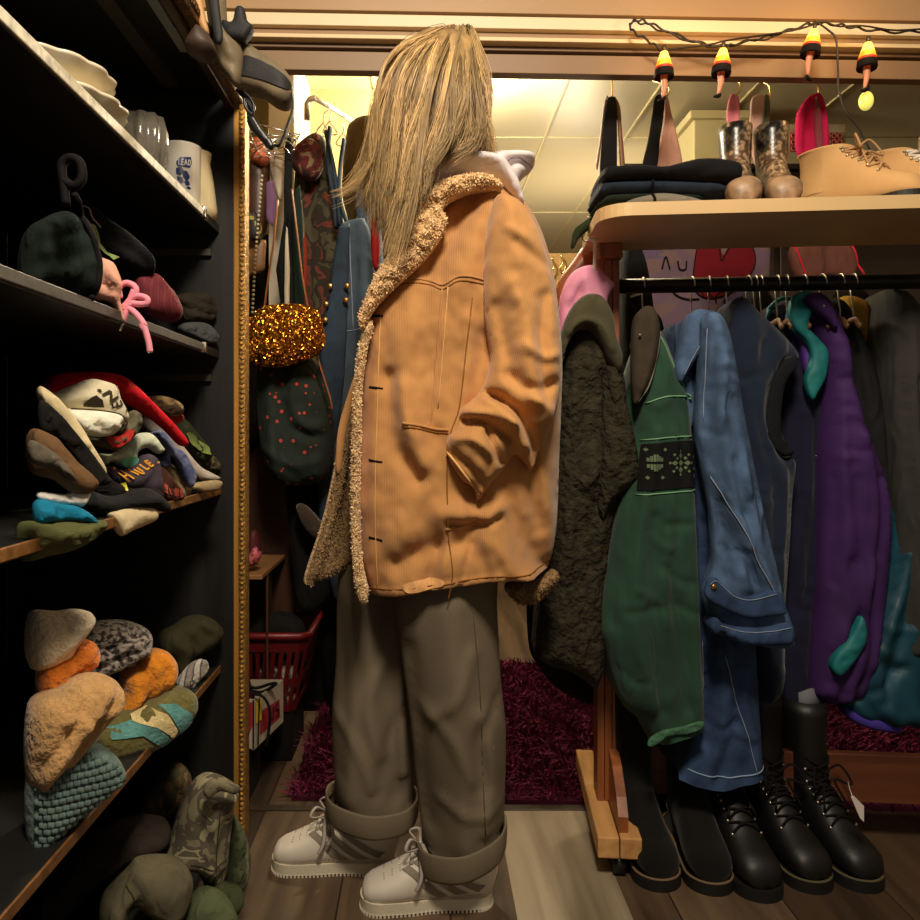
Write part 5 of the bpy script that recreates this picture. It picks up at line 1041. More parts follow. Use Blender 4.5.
t = T('pink_drawcord', 'knotted thick pink drawcord dangling over the second shelf edge', 'cord', P(130, 300, 1.15))
for p_ in kp: G().tube(spline([P(x, y, 1.135) for x, y in p_], 6), .0048, 8).done('cord_length', pink, t)
G().tube([P(150,349,1.135), P(150.5,353,1.135)], .004, 8).done('aglet', M('chrome'), t); G().tube([P(123,320,1.135), P(120,331,1.135)], .003, 8).done('aglet', M('chrome'), t)
o, pf = SI('burgundy_shirt', 'burgundy corduroy shirt folded next to the pink drawcord', 'shirt', [(134,280), (142,275), (156,274), (168,286), (176,296), (182,312), (176,322), (164,320), (150,314), (138,302)], M('burgundy', (112,36,44), .85, .25, kind='stripe', ps=30, axis=0, c2=(96,30,38), c3=(120,44,50), bump=.3), X=-.49, tf=.03, tb=.06, creases=[([(154,276), (162,292), (172,314)], .006, 3), ([(148,282), (150,306)], -.006, 3)])
o, pf = SI('brown_jumper', 'dark brown rolled jumper on the second shelf', 'jumper', [(174,298), (184,293), (204,293), (213,300), (216,314), (210,322), (196,324), (184,322), (178,310)], cf_('dark_umber', (46,40,32)), X=-.50, tf=.03, tb=.06)
o, pf = SI('grey_jumper', 'dark grey folded jumper at the far end of the second shelf', 'jumper', [(182,324), (194,322), (208,324), (218,334), (219,341), (210,344), (194,337), (182,331)], cf_('slate', (76,78,78)), X=-.485, tf=.02, tb=.06)
# --- third shelf: heap of clothes
def H(name, label, cat, ol, key, c, X=-.50, **k):
    mk_ = k.pop('mat', None) or cf_(key, c, **{q: k.pop(q) for q in ('var', 'vs', 'bump', 'bs', 'kind', 'c2', 'c3', 'ps', 'axis', 'sheen', 'rough_') if q in k}); return SI(name, label, cat, ol, mk_, X=X, **k)
H('red_sweatshirt', 'bright red sweatshirt lying over the back of the shirt heap', 'sweatshirt', [(40,396), (52,376), (80,372), (104,372), (122,376), (136,386), (150,400), (168,418), (182,434), (187,443), (182,446), (166,430), (148,416), (128,404), (100,392), (66,398)], 'scarlet', (214,28,40), X=-.525, tf=.035, tb=.06, creases=[([(110,374), (122,386), (134,384)], -.010, 4), ([(122,392), (140,404), (160,424)], .010, 5), ([(118,380), (130,392), (146,402)], .008, 3)])
o, pf = H('printed_sweatshirt', 'grey white sweatshirt with bold dark letters lying on the red one', 'sweatshirt', [(40,400), (56,392), (70,386), (90,379), (104,381), (116,386), (120,398), (126,410), (128,418), (122,424), (104,420), (80,414), (60,410)], 'bone', (216,206,176), X=-.515, dY=-.03, tf=.03, tb=.05, creases=[([(66,398), (84,396), (96,402)], .006, 4), ([(92,384), (110,392), (118,402)], -.005, 3)])
ink = M('ink_brown', (58,48,34), .85, .1)
pf.decals('letters', strokes([((96,396), (105.5,391.5)), ((105.5,391.5), (104.5,402)), ((104.5,402), (114,397))], 2.8)+strokes([((106,408.5), (118,405)), ((107,408), (105.5,404)), ((112,407), (110.5,402)), ((118,405), (116,400.5))], 2.0)+[[(91,390), (95,389.5), (96.5,393), (93,393)], [(121,409), (124,412), (120.5,412)], [(112,384.5), (117,388), (115,386)], [(112.5,384.5), (117.5,389), (115,389)]], ink, o, eps=.003)
pf.decal('dark_print', [(78,404), (84,398), (89,396), (95,401), (98,408), (88,408), (78,407)], ink, o, eps=.003)
H('white_tshirt', 'plain white t-shirt with dark neck trim on the heap', 't-shirt', [(44,396), (58,400), (66,408), (84,409), (104,411), (120,415), (122,424), (114,434), (98,437), (82,434), (70,424), (56,412)], 'bright_white', (246,240,220), X=-.51, dY=-.03, tf=.03, tb=.05)[1].line('neck_trim', [(70,409), (90,410), (108,412), (121,416), (124,424), (118,432)], .0016, ink, bpy.data.objects['white_tshirt'])
H('tan_sleeve_top', 'cream and dark top sliding off the near end of the heap', 'top', [(40,386), (56,396), (64,404), (80,424), (92,444), (106,468), (104,478), (94,470), (76,446), (60,424), (40,400)], 'ecru', (222,204,160), X=-.49, dY=-.05, tf=.02, tb=.05)
H('plaid_shirt', 'olive and red checked shirt folded under the white t-shirt', 'shirt', [(70,432), (86,437), (104,437), (118,428), (126,416), (134,410), (141,416), (140,428), (130,440), (118,450), (104,449), (84,446)], 'plaid_olive', (74,74,52), kind='tweed', c2=(104,98,76), ps=60, X=-.50, dY=-.02, tf=.03, tb=.05)[1].decal('red_panel', [(104,436), (114,436), (122,430), (127,430), (122,440), (112,448), (104,444)], M('brick_red', (190,52,44), .9, .2, vs=60), bpy.data.objects['plaid_shirt'], eps=.009, smooth=True)
H('mint_tshirt', 'mint white t-shirt with aqua edge twisted across the heap', 't-shirt', [(98,454), (112,454), (122,448), (130,438), (140,433), (152,434), (162,446), (164,450), (158,454), (148,448), (138,452), (136,462), (126,468), (112,462), (104,466)], 'mint_white', (214,222,196), X=-.485, tf=.025, tb=.05, creases=[([(126,446), (134,454)], -.005, 3), ([(132,440), (142,450)], -.005, 3)])[1].decal('aqua_edge', [(118,460), (128,456), (137,460), (134,466), (126,468), (118,463)], M('aqua', (120,214,184), .8), bpy.data.objects['mint_tshirt'], eps=.007, smooth=True)
o, pf = H('lettered_shirt', 'purple grey t-shirt with orange lettering folded on the shelf', 't-shirt', [(100,470), (110,466), (124,470), (136,464), (142,456), (150,454), (158,460), (161,474), (162,486), (156,494), (140,492), (124,488), (108,480)], 'aubergine', (74,64,76), X=-.475, tf=.028, tb=.05, creases=[([(140,488), (150,474), (156,462)], -.006, 3)])
og = M('orange_print', (226,160,56), .8, .1)
pf.decals('lettering', strokes([((114,472), (125,481)), ((118,470), (129,478)), ((119,476), (123,474)), ((125,469), (134,474)), ((125,469), (131,467)), ((131,469), (137,473)), ((134,467), (138,471)), ((137,473), (139,472)), ((137,464), (142,469)), ((142,469), (144,467)), ((141,461), (146,466)), ((141,461), (144,460)), ((143,463), (146,462)), ((146,466), (148,464)), ((110,469), (113,467)), ((153,462), (157,462))], 1.6), og, o, eps=.003)
H('grey_hoodie', 'pale grey sweatshirt half covered by the red sweatshirt', 'sweatshirt', [(138,420), (148,416), (158,418), (172,430), (186,450), (200,466), (214,474), (220,478), (210,482), (196,478), (180,462), (164,448), (150,434)], 'pale_grey', (190,180,170), X=-.50, tf=.025, tb=.05, creases=[([(146,422), (164,436), (190,466)], -.006, 3)])
H('blue_patterned_shirt', 'blue patterned shirt tumbling down the middle of the heap', 'shirt', [(150,436), (158,430), (166,434), (174,446), (184,452), (190,462), (196,478), (190,488), (184,478), (178,462), (170,456), (170,466), (160,468), (158,460), (164,454), (160,444)], 'denim_print', (74,84,128), kind='tweed', c2=(112,118,152), ps=50, X=-.485, tf=.025, tb=.05)
H('knit_beret', 'tan patterned knit beret on top behind the red sweatshirt', 'cap', [(146,400), (152,396), (164,396), (176,400), (183,406), (182,414), (172,416), (160,412), (150,406)], 'tan_pattern', (176,146,96), kind='tweed', c2=(70,54,36), ps=28, X=-.51, dY=.0, tf=.02, tb=.05)
H('red_knit', 'small red knit folded under the tan patterned beret', 'knit', [(158,412), (170,414), (182,414), (184,420), (176,424), (164,420)], 'dull_red', (150,50,40), X=-.505, dY=.0, tf=.015, tb=.04)
H('green_printed_shirt', 'dark green shirt with lime lining folded at the back', 'shirt', [(164,414), (174,414), (186,420), (198,434), (208,446), (212,456), (204,462), (190,456), (180,444), (172,430)], 'dark_green_shirt', (50,56,40), X=-.50, dY=.0, tf=.025, tb=.05)[1].decal('lime_lining', [(182,432), (192,438), (204,446), (206,454), (198,452), (188,446), (183,440)], M('moss_lime', (128,144,78), .9, .2, vs=40), bpy.data.objects['green_printed_shirt'], eps=.008, smooth=True)
H('camo_shirt', 'olive camouflage shirt rolled near the far end of the shelf', 'shirt', [(188,454), (200,452), (214,456), (220,464), (219,470), (206,470), (194,464)], 'olive_camo', (86,78,52), kind='camo', c2=(58,54,38), c3=(112,100,70), ps=26, X=-.48, tf=.02, tb=.05)
H('grey_trousers', 'grey green trousers at the far end of the third shelf', 'trousers', [(196,472), (212,470), (226,472), (234,480), (232,486), (216,486), (200,480)], 'grey_green', (104,104,90), X=-.468, tf=.02, tb=.05)
H('tan_sleeved_shirt', 'tan shirt with rolled sleeve lying at the shelf edge', 'shirt', [(152,472), (164,462), (174,466), (182,476), (190,484), (200,482), (214,480), (222,482), (218,490), (204,492), (192,490), (188,498), (176,498), (164,490), (154,484)], 'khaki_tan', (172,150,112), X=-.475, tf=.02, tb=.05, creases=[([(186,478), (190,490)], -.005, 2), ([(160,470), (176,482)], -.006, 3)])
H('brown_shirt', 'dark reddish brown shirt under the tan shirt at the shelf edge', 'shirt', [(154,466), (164,468), (176,482), (184,494), (182,500), (168,500), (158,496), (152,484)], 'oxblood', (74,42,34), X=-.465, tf=.015, tb=.05)[1].decals('red_beads', [[(a-2, b+3), (a-2, b-3), (a, b-5), (a+2, b-3), (a+2, b+3), (a, b+5)] for a, b in ((163,488), (169,490), (175,492), (180,493))], M('bead_red', (160,60,46), .7), bpy.data.objects['brown_shirt'])
H('black_tshirt', 'black t-shirt with a small yellow mark under the lettered shirt', 't-shirt', [(90,484), (104,476), (120,484), (140,490), (156,488), (164,496), (160,500), (140,500), (110,502), (92,498)], 'black_tee', (26,25,24), X=-.472, tf=.02, tb=.05)[1].decals('yellow_mark', [[(119,483), (123,482), (126,486), (125,490), (122,490), (123,487)]], M('acid_yellow', (226,216,60), .7), bpy.data.objects['black_tshirt'])
H('brown_suede_bag', 'brown suede bag slumped at the near end of the third shelf', 'bag', [(30,430), (54,436), (64,446), (78,462), (92,474), (98,484), (88,494), (70,492), (54,480), (30,470)], 'brown_suede', (108,80,52), X=-.47, dY=-.04, tf=.03, tb=.05, creases=[([(60,456), (78,470), (92,486)], -.006, 4)])
H('black_strap_bag', 'black wide strap lying across the near end of the heap', 'strap', [(40,400), (60,414), (74,430), (90,450), (106,472), (112,482), (98,486), (90,476), (74,456), (58,438), (40,430)], 'strap_dark', (26,24,22), X=-.465, dY=-.03, tf=.012, tb=.02)
H('black_jersey', 'black jersey with a folded sleeve at the front of the shelf', 'jersey', [(84,504), (92,492), (108,496), (124,494), (140,488), (154,490), (164,498), (170,506), (166,512), (150,510), (130,512), (112,516), (96,514)], 'soot', (32,32,32), X=-.455, dY=-.02, tf=.03, tb=.05, creases=[([(100,500), (130,500), (156,500)], .006, 4)])
H('white_cloth', 'small white folded cloth above the turquoise cloth', 'cloth', [(40,492), (64,494), (74,490), (88,490), (91,493), (84,506), (72,506), (40,500)], 'white_cloth', (236,230,222), X=-.468, dY=-.04, tf=.02, tb=.04)
H('turquoise_cloth', 'turquoise cloth poking out below the white cloth', 'cloth', [(36,500), (62,504), (76,506), (88,512), (97,520), (96,523), (80,521), (60,520), (36,524)], 'turquoise', (28,128,164), X=-.462, dY=-.04, tf=.02, tb=.04)
H('cream_shirt', 'cream shirt with open cuff drooping over the shelf edge', 'shirt', [(106,512), (122,506), (138,504), (152,507), (158,512), (156,520), (144,526), (134,530), (122,536), (116,532), (110,522)], 'cream_cotton', (222,202,160), X=-.448, dY=-.02, tf=.02, tb=.04, creases=[([(112,512), (118,524), (122,534)], .006, 2.5), ([(126,512), (124,526)], -.006, 3), ([(134,510), (150,514)], .005, 3)])
H('green_quilted_jacket', 'shiny olive green quilted jacket hanging over the near shelf edge', 'jacket', [(20,524), (50,522), (70,521), (92,522), (104,520), (106,528), (92,540), (74,550), (50,556), (20,560)], 'olive_nylon', (92,94,56), X=-.455, dY=-.02, tf=.03, tb=.05)
H('white_roll', 'pale rolled vest beside the brown suede bag', 'vest', [(30,440), (54,452), (64,462), (74,474), (76,481), (66,480), (54,470), (30,462)], 'dim_grey_roll', (96,88,76), X=-.455, dY=-.08, tf=.02, tb=.03)
# --- dark garment hanging under the third shelf, deep inside
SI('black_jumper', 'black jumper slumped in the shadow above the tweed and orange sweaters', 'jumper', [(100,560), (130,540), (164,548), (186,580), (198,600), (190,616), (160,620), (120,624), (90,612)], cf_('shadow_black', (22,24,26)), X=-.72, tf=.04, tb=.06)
# --- fourth shelf: sweaters
def K(key, c=(128,128,128), **q): return M(key, c, .95, q.pop('var', .25), vs=q.pop('vs', 24), bump=.9, bs=q.pop('bs', 120), bd=.006, sheen=.3, **q)
SI('white_sweater', 'off-white fluffy sweater on the stack, topmost at the near end', 'sweater', [(30,616), (60,612), (76,610), (90,612), (94,620), (86,634), (76,646), (66,660), (30,668)], K('offwhite_wool', (226,208,176)), X=-.50, dY=-.0, tf=.04, tb=.06, creases=[([(64,640), (78,628), (90,616)], .008, 5)])
SI('tweed_sweater', 'black and white flecked sweater behind the orange sweaters', 'sweater', [(82,636), (92,626), (108,622), (130,622), (146,628), (151,640), (144,654), (126,664), (104,676), (90,676), (80,660)], K('flecked_wool', (44,38,34), kind='tweed', c2=(170,158,146), ps=110), X=-.53, tf=.045, tb=.08)
SI('orange_sweater', 'burnt orange sweater fold below the off-white sweater', 'sweater', [(40,664), (66,652), (80,642), (92,641), (99,650), (97,662), (84,674), (66,688), (40,700)], K('burnt_orange', (222,122,40)), X=-.49, dY=-.0, tf=.035, tb=.06)
SI('amber_sweater', 'amber and rust ribbed sweater rolled in the middle of the stack', 'sweater', [(102,722), (112,712), (122,692), (124,676), (136,666), (144,656), (156,650), (168,652), (176,664), (174,680), (162,692), (146,700), (130,710), (114,722)], K('amber_wool', (226,138,34), var=.35, vs=14), X=-.495, tf=.04, tb=.07, creases=[([(140,664), (146,680), (142,696)], -.010, 3), ([(152,656), (160,670), (158,688)], -.008, 3), ([(126,680), (132,694), (124,708)], .008, 4)])
SI('olive_trousers', 'dark olive trousers folded at the far end of the fourth shelf', 'trousers', [(162,650), (166,634), (180,626), (192,618), (206,616), (219,624), (222,634), (214,646), (204,652), (192,660), (182,676), (176,676), (172,660)], cf_('dark_olive', (62,58,38)), X=-.50, tf=.035, tb=.07, creases=[([(176,630), (190,642), (188,660)], -.008, 3), ([(188,622), (202,634)], -.008, 3), ([(196,618), (212,630)], .006, 3), ([(170,640), (182,650)], .006, 3)])
SI('striped_scarf', 'grey and white striped scarf tucked beneath the olive trousers', 'scarf', [(178,686), (184,674), (196,662), (206,660), (208,668), (200,680), (188,690)], K('grey_stripes', (150,140,130), kind='stripe', ps=12, axis=0, c2=(90,84,80), c3=(196,186,176)), X=-.475, tf=.02, tb=.04)
SI('beige_sweater', 'camel beige wool sweater bulging over the near shelf edge', 'sweater', [(30,712), (62,690), (78,680), (96,675), (112,678), (121,688), (120,702), (108,716), (94,732), (80,750), (62,768), (30,790)], K('camel_wool', (196,152,98)), X=-.465, dY=-.02, tf=.05, tb=.07)
o, pf = SI('striped_sweater', 'felted wool sweater with teal, cream and olive stripes', 'sweater', [(92,738), (100,726), (116,716), (134,708), (150,702), (170,692), (184,688), (194,694), (194,708), (184,724), (170,736), (152,748), (132,756), (114,764), (98,758)], K('olive_felt', (104,98,50)), X=-.475, tf=.045, tb=.07, creases=[], wr=(.002, 20, 20))
pf.decal('teal_stripe', [(103,724), (127,714), (147,719), (158,728), (163,734), (155,741), (146,735), (133,727), (104,732)], K('teal_felt', (92,146,142)), o, eps=.003); pf.decal('teal_stripe', [(154,701), (168,698), (182,706), (183,715), (172,728), (168,721), (160,707)], K('teal_felt'), o, eps=.003); pf.decal('cream_stripe', [(126,710), (145,704), (158,707), (167,722), (164,731), (158,726), (147,719), (126,715)], K('cream_felt', (216,196,140)), o, eps=.004)
pkn = M('teal_chunky_knit', (96,118,112), .95, .2, vs=20, bump=.6, bs=90, bd=.006, sheen=.2)
tk = Puff([(30,772), (62,752), (80,744), (96,744), (112,752), (122,764), (124,776), (112,790), (96,802), (80,814), (62,830), (30,850)], .46*F/(CX-80), .03, .06, .03, phi=40, res=.0045)
o = tk.build('teal_knit', pkn); tag(o, 'chunky teal cable knit sweater at the bottom of the stack', 'sweater')
g = G()
for i in range(13):
    for j in range(15):
        x, y = 34+i*7.2+(j % 2)*3.6, 748+j*7.0-(i-4)*1.6
        q = tk.to2([(x, y)]); 
        if inside(q, tk.ol)[0] and seg_dist(q, tk.A, tk.B)[0] > .006:
            a = tk.S([(x-2.4, y+3), (x-.5, y+.5), (x-2, y-3)], .002); b_ = tk.S([(x+2.6, y+3), (x+.8, y+.5), (x+2.2, y-3)], .002); g.tube(a, [.002, .0034, .002], 6); g.tube(b_, [.002, .0034, .002], 6)
g.done('knit_relief', pkn, o)['kind'] = 'stuff'
# --- clothes on the bottom
def B(name, label, cat, ol, mat, Y, **k):
    auto_folds(ol, k); k.setdefault('wr', (.008, 14, 12, 3))
    pf = Puff(ol, Y, k.pop('tf', .05), k.pop('tb', .08), k.pop('w', .04), phi=k.pop('phi', 25), res=.008, **k); o = pf.build(name, mat); tag(o, label, cat); return o, pf
cam1 = M('camo_grey', (120,112,86), .85, kind='camo', ps=16, c2=(84,76,62), c3=(146,138,108), bump=.5, bs=60)
cam2 = M('camo_brown', (92,72,42), .85, kind='camo', ps=14, c2=(62,60,36), c3=(116,90,54), bump=.5, bs=60)
cam3 = M('camo_green', (54,62,38), .85, kind='camo', ps=12, c2=(78,84,56), c3=(118,116,86), bump=.4, bs=60)
B('rolled_camo_trousers', 'brown and olive camouflage trousers rolled in the back corner', 'trousers', [(134,826), (146,802), (160,784), (172,770), (184,768), (191,776), (190,790), (176,806), (162,822), (146,834)], cam2, 1.50, tf=.03, tb=.08, creases=[([(166,776), (178,790)], -.008, 3), ([(154,792), (166,806)], -.006, 3)])
B('dark_brown_jacket', 'dark brown jacket folded beside the camouflage clothes', 'jacket', [(30,900), (60,860), (100,834), (140,822), (166,824), (171,832), (166,846), (140,856), (110,876), (80,900), (50,930), (30,940)], cf_('dark_chocolate', (46,36,32)), 1.34, creases=[([(90,872), (130,842), (164,834)], .010, 4), ([(80,890), (124,858), (164,842)], -.010, 4), ([(60,870), (100,850)], .008, 6)])
o, pf = B('camo_shirt', 'faded grey camouflage shirt lying with its collar up', 'shirt', [(162,858), (172,838), (180,810), (192,790), (204,780), (216,778), (232,784), (238,790), (234,800), (230,830), (228,850), (226,868), (218,884), (206,886), (196,870), (182,864)], cam1, 1.42, tf=.06, tb=.08, wr=(.010, 14, 9, 3), creases=[([(202,790), (220,788), (236,790)], .010, 3), ([(210,800), (206,830), (208,860)], .008, 5), ([(196,812), (204,830)], -.008, 4), ([(220,810), (214,840)], -.008, 4), ([(186,850), (210,854), (226,850)], .008, 4)])
Puff([(203,790), (213,779), (231,783), (240,787), (235,794), (220,791), (208,798)], 1.345, .010, .015, .010, phi=25, res=.006).build('collar', cam1, o); pf.line('pocket_seam', [(186,846), (206,850), (226,846)], .0012, M('seam_olive', (60,56,40)), o); pf.line('placket_seam', [(214,798), (212,830), (208,870)], .0012, M('seam_olive'), o)
B('camo_jacket', 'green camouflage jacket behind the faded grey camouflage shirt', 'jacket', [(222,890), (226,860), (232,830), (234,816), (242,826), (249,846), (250,866), (244,884), (232,900), (214,906)], cam3, 1.47, tf=.05, wr=(.010, 12, 9, 3))
o, pf = B('grey_green_trousers', 'sage grey trousers with a bent leg at the bottom', 'trousers', [(98,926), (100,906), (112,892), (126,878), (138,866), (160,863), (182,866), (192,876), (192,890), (186,906), (170,918), (150,912), (132,902), (128,922), (122,940), (98,940)], cf_('sage_grey', (98,92,72)), 1.27, creases=[([(128,876), (138,884), (134,900)], -.010, 4), ([(110,896), (120,910), (114,930)], .010, 5), ([(140,900), (160,910), (180,906)], .006, 4)])
pf.line('hem_seam', [(142,904), (160,911), (184,906)], .0014, M('seam_olive'), o); pf.line('leg_seam', [(126,880), (133,888), (131,904)], .0014, M('seam_olive'), o)
B('sage_shirt', 'sage green cap lying lowest beside the floor edge', 'cap', [(182,936), (188,914), (198,902), (212,896), (226,900), (236,912), (240,936), (210,944)], cf_('sage', (84,92,66)), 1.31, tf=.05)
B('green_cloth_bundle', 'dark moss cloth bundled under the camouflage clothes', 'cloth', [(206,890), (220,884), (232,890), (244,894), (238,908), (222,912), (206,902)], cf_('moss', (58,64,40)), 1.38)
# --- bag on the top frame
kh = M('khaki_nylon', (118,104,80), .6, .2, vs=10, bump=.3, bs=80); bs_ = M('black_webbing', (26,26,28), .7, .15, bump=.3, bs=200)
t = T('khaki_bag', 'khaki shoulder bag with wide black stripe slumped over the frame top', 'bag', P(262, 100, 1.45))
p1 = Puff([(242,44), (250,46), (264,55), (280,66), (291,78), (294,90), (292,100), (284,106), (274,104), (262,96), (250,92), (238,87), (240,66)], 1.45, .03, .06, .025, res=.006, creases=[([(260,56), (262,64)], -.006, 2), ([(270,62), (272,70)], -.006, 2), ([(248,88), (262,92), (276,100)], .004, 3)]); p1.build('bag_body', kh, t)
p1.decal('black_stripe', [(245,64), (258,66), (276,74), (290,84), (293,92), (286,95), (268,88), (254,84), (243,80)], bs_, t, eps=.003, smooth=True)
p2 = Puff([(204,-20), (222,-20), (226,20), (232,30), (240,42), (243,60), (238,86), (226,76), (216,60), (212,42), (208,20)], 1.42, .03, .06, .03, res=.007, creases=[([(216,40), (224,60), (236,70)], -.008, 4), ([(222,36), (232,50)], .006, 3)]); p2.build('bag_flap', kh, t)
Puff([(206,-20), (216,-20), (220,10), (223,38), (216,43), (211,20)], 1.36, .006, .01, .008).build('shoulder_strap', bs_, t)
Puff([(222,20), (232,22), (236,8), (244,8), (247,20), (253,27), (246,38), (240,40), (226,36)], 1.40, .01, .03, .01).build('folded_strap', bs_, t)
G().tube(spline([P(x, y, 1.44) for x, y in ((292,94), (293,108), (288,124), (283,138), (278,146), (270,142))], 6), .0055, 8, (.35, 1.4)).done('thin_strap', bs_, t)
G().tube(spline([P(x, y, 1.46) for x, y in ((238,88), (246,98), (250,112), (252,124), (262,136), (274,148))], 6), .005, 8, (.5, 1.4)).done('thin_strap', bs_, t)
Puff([(247,118), (254,116), (262,128), (274,144), (270,150), (262,142), (250,128)], 1.43, .006, .01, .005, res=.005).build('buckle', M('buckle_black', (22,22,22), .3), t)
G().tube(spline([P(x, y, 1.44) for x, y in ((244,92), (250,98), (254,106), (252,114), (246,108), (244,98))], 6), .003, 8).done('clip', M('buckle_black'), t)
o, pf = soft('felt_shoe', 'dark brown leather slipper perched on the top moulding', 'slipper', [(186,50), (190,38), (198,28), (204,30), (212,40), (215,50), (206,57), (196,56)], 1.30, M('brown_slipper', (62,46,36), .6, .2), .03, .05, .02, res=.006)
o, pf = soft('wooden_box', 'light wooden panel leaning among the bags on top of the shelves', 'panel', [(188,-30), (196,-30), (206,18), (210,36), (204,34), (196,20), (188,0)], 1.34, M('light_wood', (186,138,82), .5), .006, .008, .006, smooth=False)
# ================================================================ the corridor of clothes behind the gilded frame
def Q(name, label, cat, ol, Y, mat, group=None, **k):
    pf = Puff(ol, Y, k.pop('tf', .03), k.pop('tb', .05), k.pop('w', .03), res=k.pop('res', .009), **k); o = pf.build(name, mat); tag(o, label, cat, group); return o, pf
t = T('wall_rail', 'white tubular clothes rail bracketed to the white wall end', 'rail', P(308, 110, 2.27))
G().tube([P(307,120,2.26), P(307,104,2.26), P(310,99,2.26), P(316,98,2.26)], .009, 10).done('bracket', M('chrome_dull', (190,186,176), .3, .1, metal=.8), t)
G().tube([P(314,98,2.26), P(330,107,2.33), P(352,121,2.42), P(372,133,2.50)], .008, 10).done('rail_tube', M('white_plastic'), t)
whh = M('white_hanger', (226,220,204), .35)
for i, (x, y, Y, lb) in enumerate(((324,118,2.30,'white wire hanger nearest the rail bracket'), (331,116,2.34,'white wire hanger holding the denim overalls'), (344,128,2.38,'white wire hanger holding the olive coat'))):
    tag(G().tube(spline([P(a, b, Y) for a, b in ((x+3, y-14), (x+5, y-9), (x, y-4), (x-1, y+4), (x-8, y+16), (x+6, y+18), (x-1, y+5))], 5), .0022, 6).done('wire_hanger', whh), lb, 'hanger')
camf = M('camo_floral', (74,68,46), .9, kind='camo', ps=12, c2=(44,36,26), c3=(104,50,36), bump=.3, wk=.5)
Q('camo_blouse', 'camouflage patterned blouse with red flashes on the white rail', 'blouse', [(298,150), (306,138), (318,134), (328,146), (338,180), (344,240), (346,330), (344,420), (330,440), (306,430), (296,360), (292,260), (294,190)], 2.20, camf, tb=.10, wr=(.012, 12, 5, 3), creases=[([(306,150), (312,220), (308,320)], -.012, 5), ([(326,160), (330,260)], .010, 5)])
Q('dark_floral_blouse', 'dark red and olive floral blouse collar above the camouflage blouse', 'blouse', [(294,150), (304,140), (314,140), (322,150), (322,170), (312,180), (300,176), (292,166)], 2.12, M('floral_dark', (50,26,24), .9, kind='camo', ps=22, c2=(90,24,28), c3=(120,110,80), wk=.4), wr=(.01, 20, 20, 3))
dov = M('overall_denim', (50,64,80), .85, .3, wk=.5, vs=14, bump=.3, bs=300); dov2 = M('overall_denim_light', (72,88,102), .85, .3, wk=.5, vs=12, bump=.3, bs=300)
t = T('denim_overalls', 'faded blue denim overalls with brass buttons on the white rail', 'overalls', P(345, 460, 2.1))
po = Puff([(341,224,1), (352,220), (364,218,1), (372,240), (376,300), (376,420), (366,520), (340,500), (322,440), (320,360), (326,320), (332,270)], 2.10, .03, .08, .03, res=.009, creases=[([(345,230), (340,300), (336,400)], .008, 4), ([(356,230), (354,320), (350,440)], -.010, 5), ([(366,260), (364,380)], .008, 5)]); po.build('bib', dov2, t)
for pl in ([(326,132), (334,170), (338,200), (340,226)], [(344,140), (340,170), (340,200), (348,226)], [(330,128), (328,160), (334,200), (336,228)]): G().tube(spline([P(x, y, 2.12) for x, y in pl], 6), .015, 8, (.4, 1.2)).done('strap', dov, t)
Puff([(328,300), (333,262), (339,226,1), (350,226,1), (348,300), (344,380), (336,440), (324,430), (320,350)], 2.07, .012, .03, .015, res=.008).build('side_panel', dov, t)
for x, y in ((330,286), (326,304), (325,320), (347,286), (346,300)): G().ball(P(x, y, 2.045), .0085, 10, (1, .4, 1)).done('button', M('brass'), t)
po.line('bib_stitch', [(350,226), (352,280), (354,330)], .0016, stp, t); po.line('pocket_stitch', [(330,340), (342,334), (362,330)], .0016, stp, t); Puff([(322,430), (340,440), (352,520), (350,560), (336,600), (326,560), (318,500)], 2.10, .02, .06, .02).build('trouser_leg', dov, t)
Q('denim_jacket', 'pale blue denim jacket with frayed edge behind the overalls', 'jacket', [(356,190), (368,196), (380,220), (384,300), (380,400), (366,410), (362,320), (358,250)], 2.24, M('pale_denim', (72,88,102), .85, .3, wk=.5, kind='tweed', c2=(66,86,108), ps=30))
Q('olive_coat', 'olive brown coat at the far end of the white rail', 'coat', [(346,136), (352,122), (366,116), (380,120), (392,140), (396,220), (390,300), (360,300), (350,230), (342,190)], 2.34, cf_('olive_brown', (78,62,34)), tb=.08)
Q('red_garment', 'thin strip of a red garment beside the coat lapel', 'garment', [(371,225), (376,216), (380,240), (378,270), (372,262)], 2.0, cf_('poppy', (150,30,26)))
# black aprons / straps and white strip near the frame
Q('black_dress', 'black halter dress with long straps hanging behind the sequin purse', 'dress', [(285,140), (290,132), (293,150), (292,190), (298,200), (296,260), (300,330), (296,380), (282,376), (280,300), (276,270), (284,220), (284,180)], 2.02, cf_('noir', (26,28,28)), tf=.015, tb=.02, smooth=False)
Q('white_scarf', 'narrow white scarf hanging beside the black dress', 'scarf', [(287,215), (290,270), (289,320), (285,330), (284,290), (285,240)], 1.98, cf_('chalk', (206,196,170)), tf=.006, tb=.008, w=.01, smooth=False)
Q('green_dress', 'dark green slip hanging to the right of the black dress', 'dress', [(294,190), (300,184), (303,220), (304,290), (306,340), (300,350), (294,300), (292,240)], 2.0, cf_('pine_green', (28,44,36)), tf=.012, tb=.02, smooth=False)
G_ = Q('red_scarf', 'orange red scarf strip in the camouflage clothes', 'scarf', [(300,228), (304,226), (307,250), (306,300), (302,290), (300,260)], 2.06, cf_('vermilion', (140,52,36)), tf=.006, tb=.008, w=.008, smooth=False)
Q('khaki_strip', 'pale khaki patterned scarf between the green slip and camouflage blouse', 'scarf', [(296,205), (302,200), (305,230), (302,250), (297,240)], 2.05, M('khaki_pattern', (160,146,104), .9, kind='tweed', c2=(110,90,60), ps=40), tf=.006, tb=.008, w=.008, smooth=False)
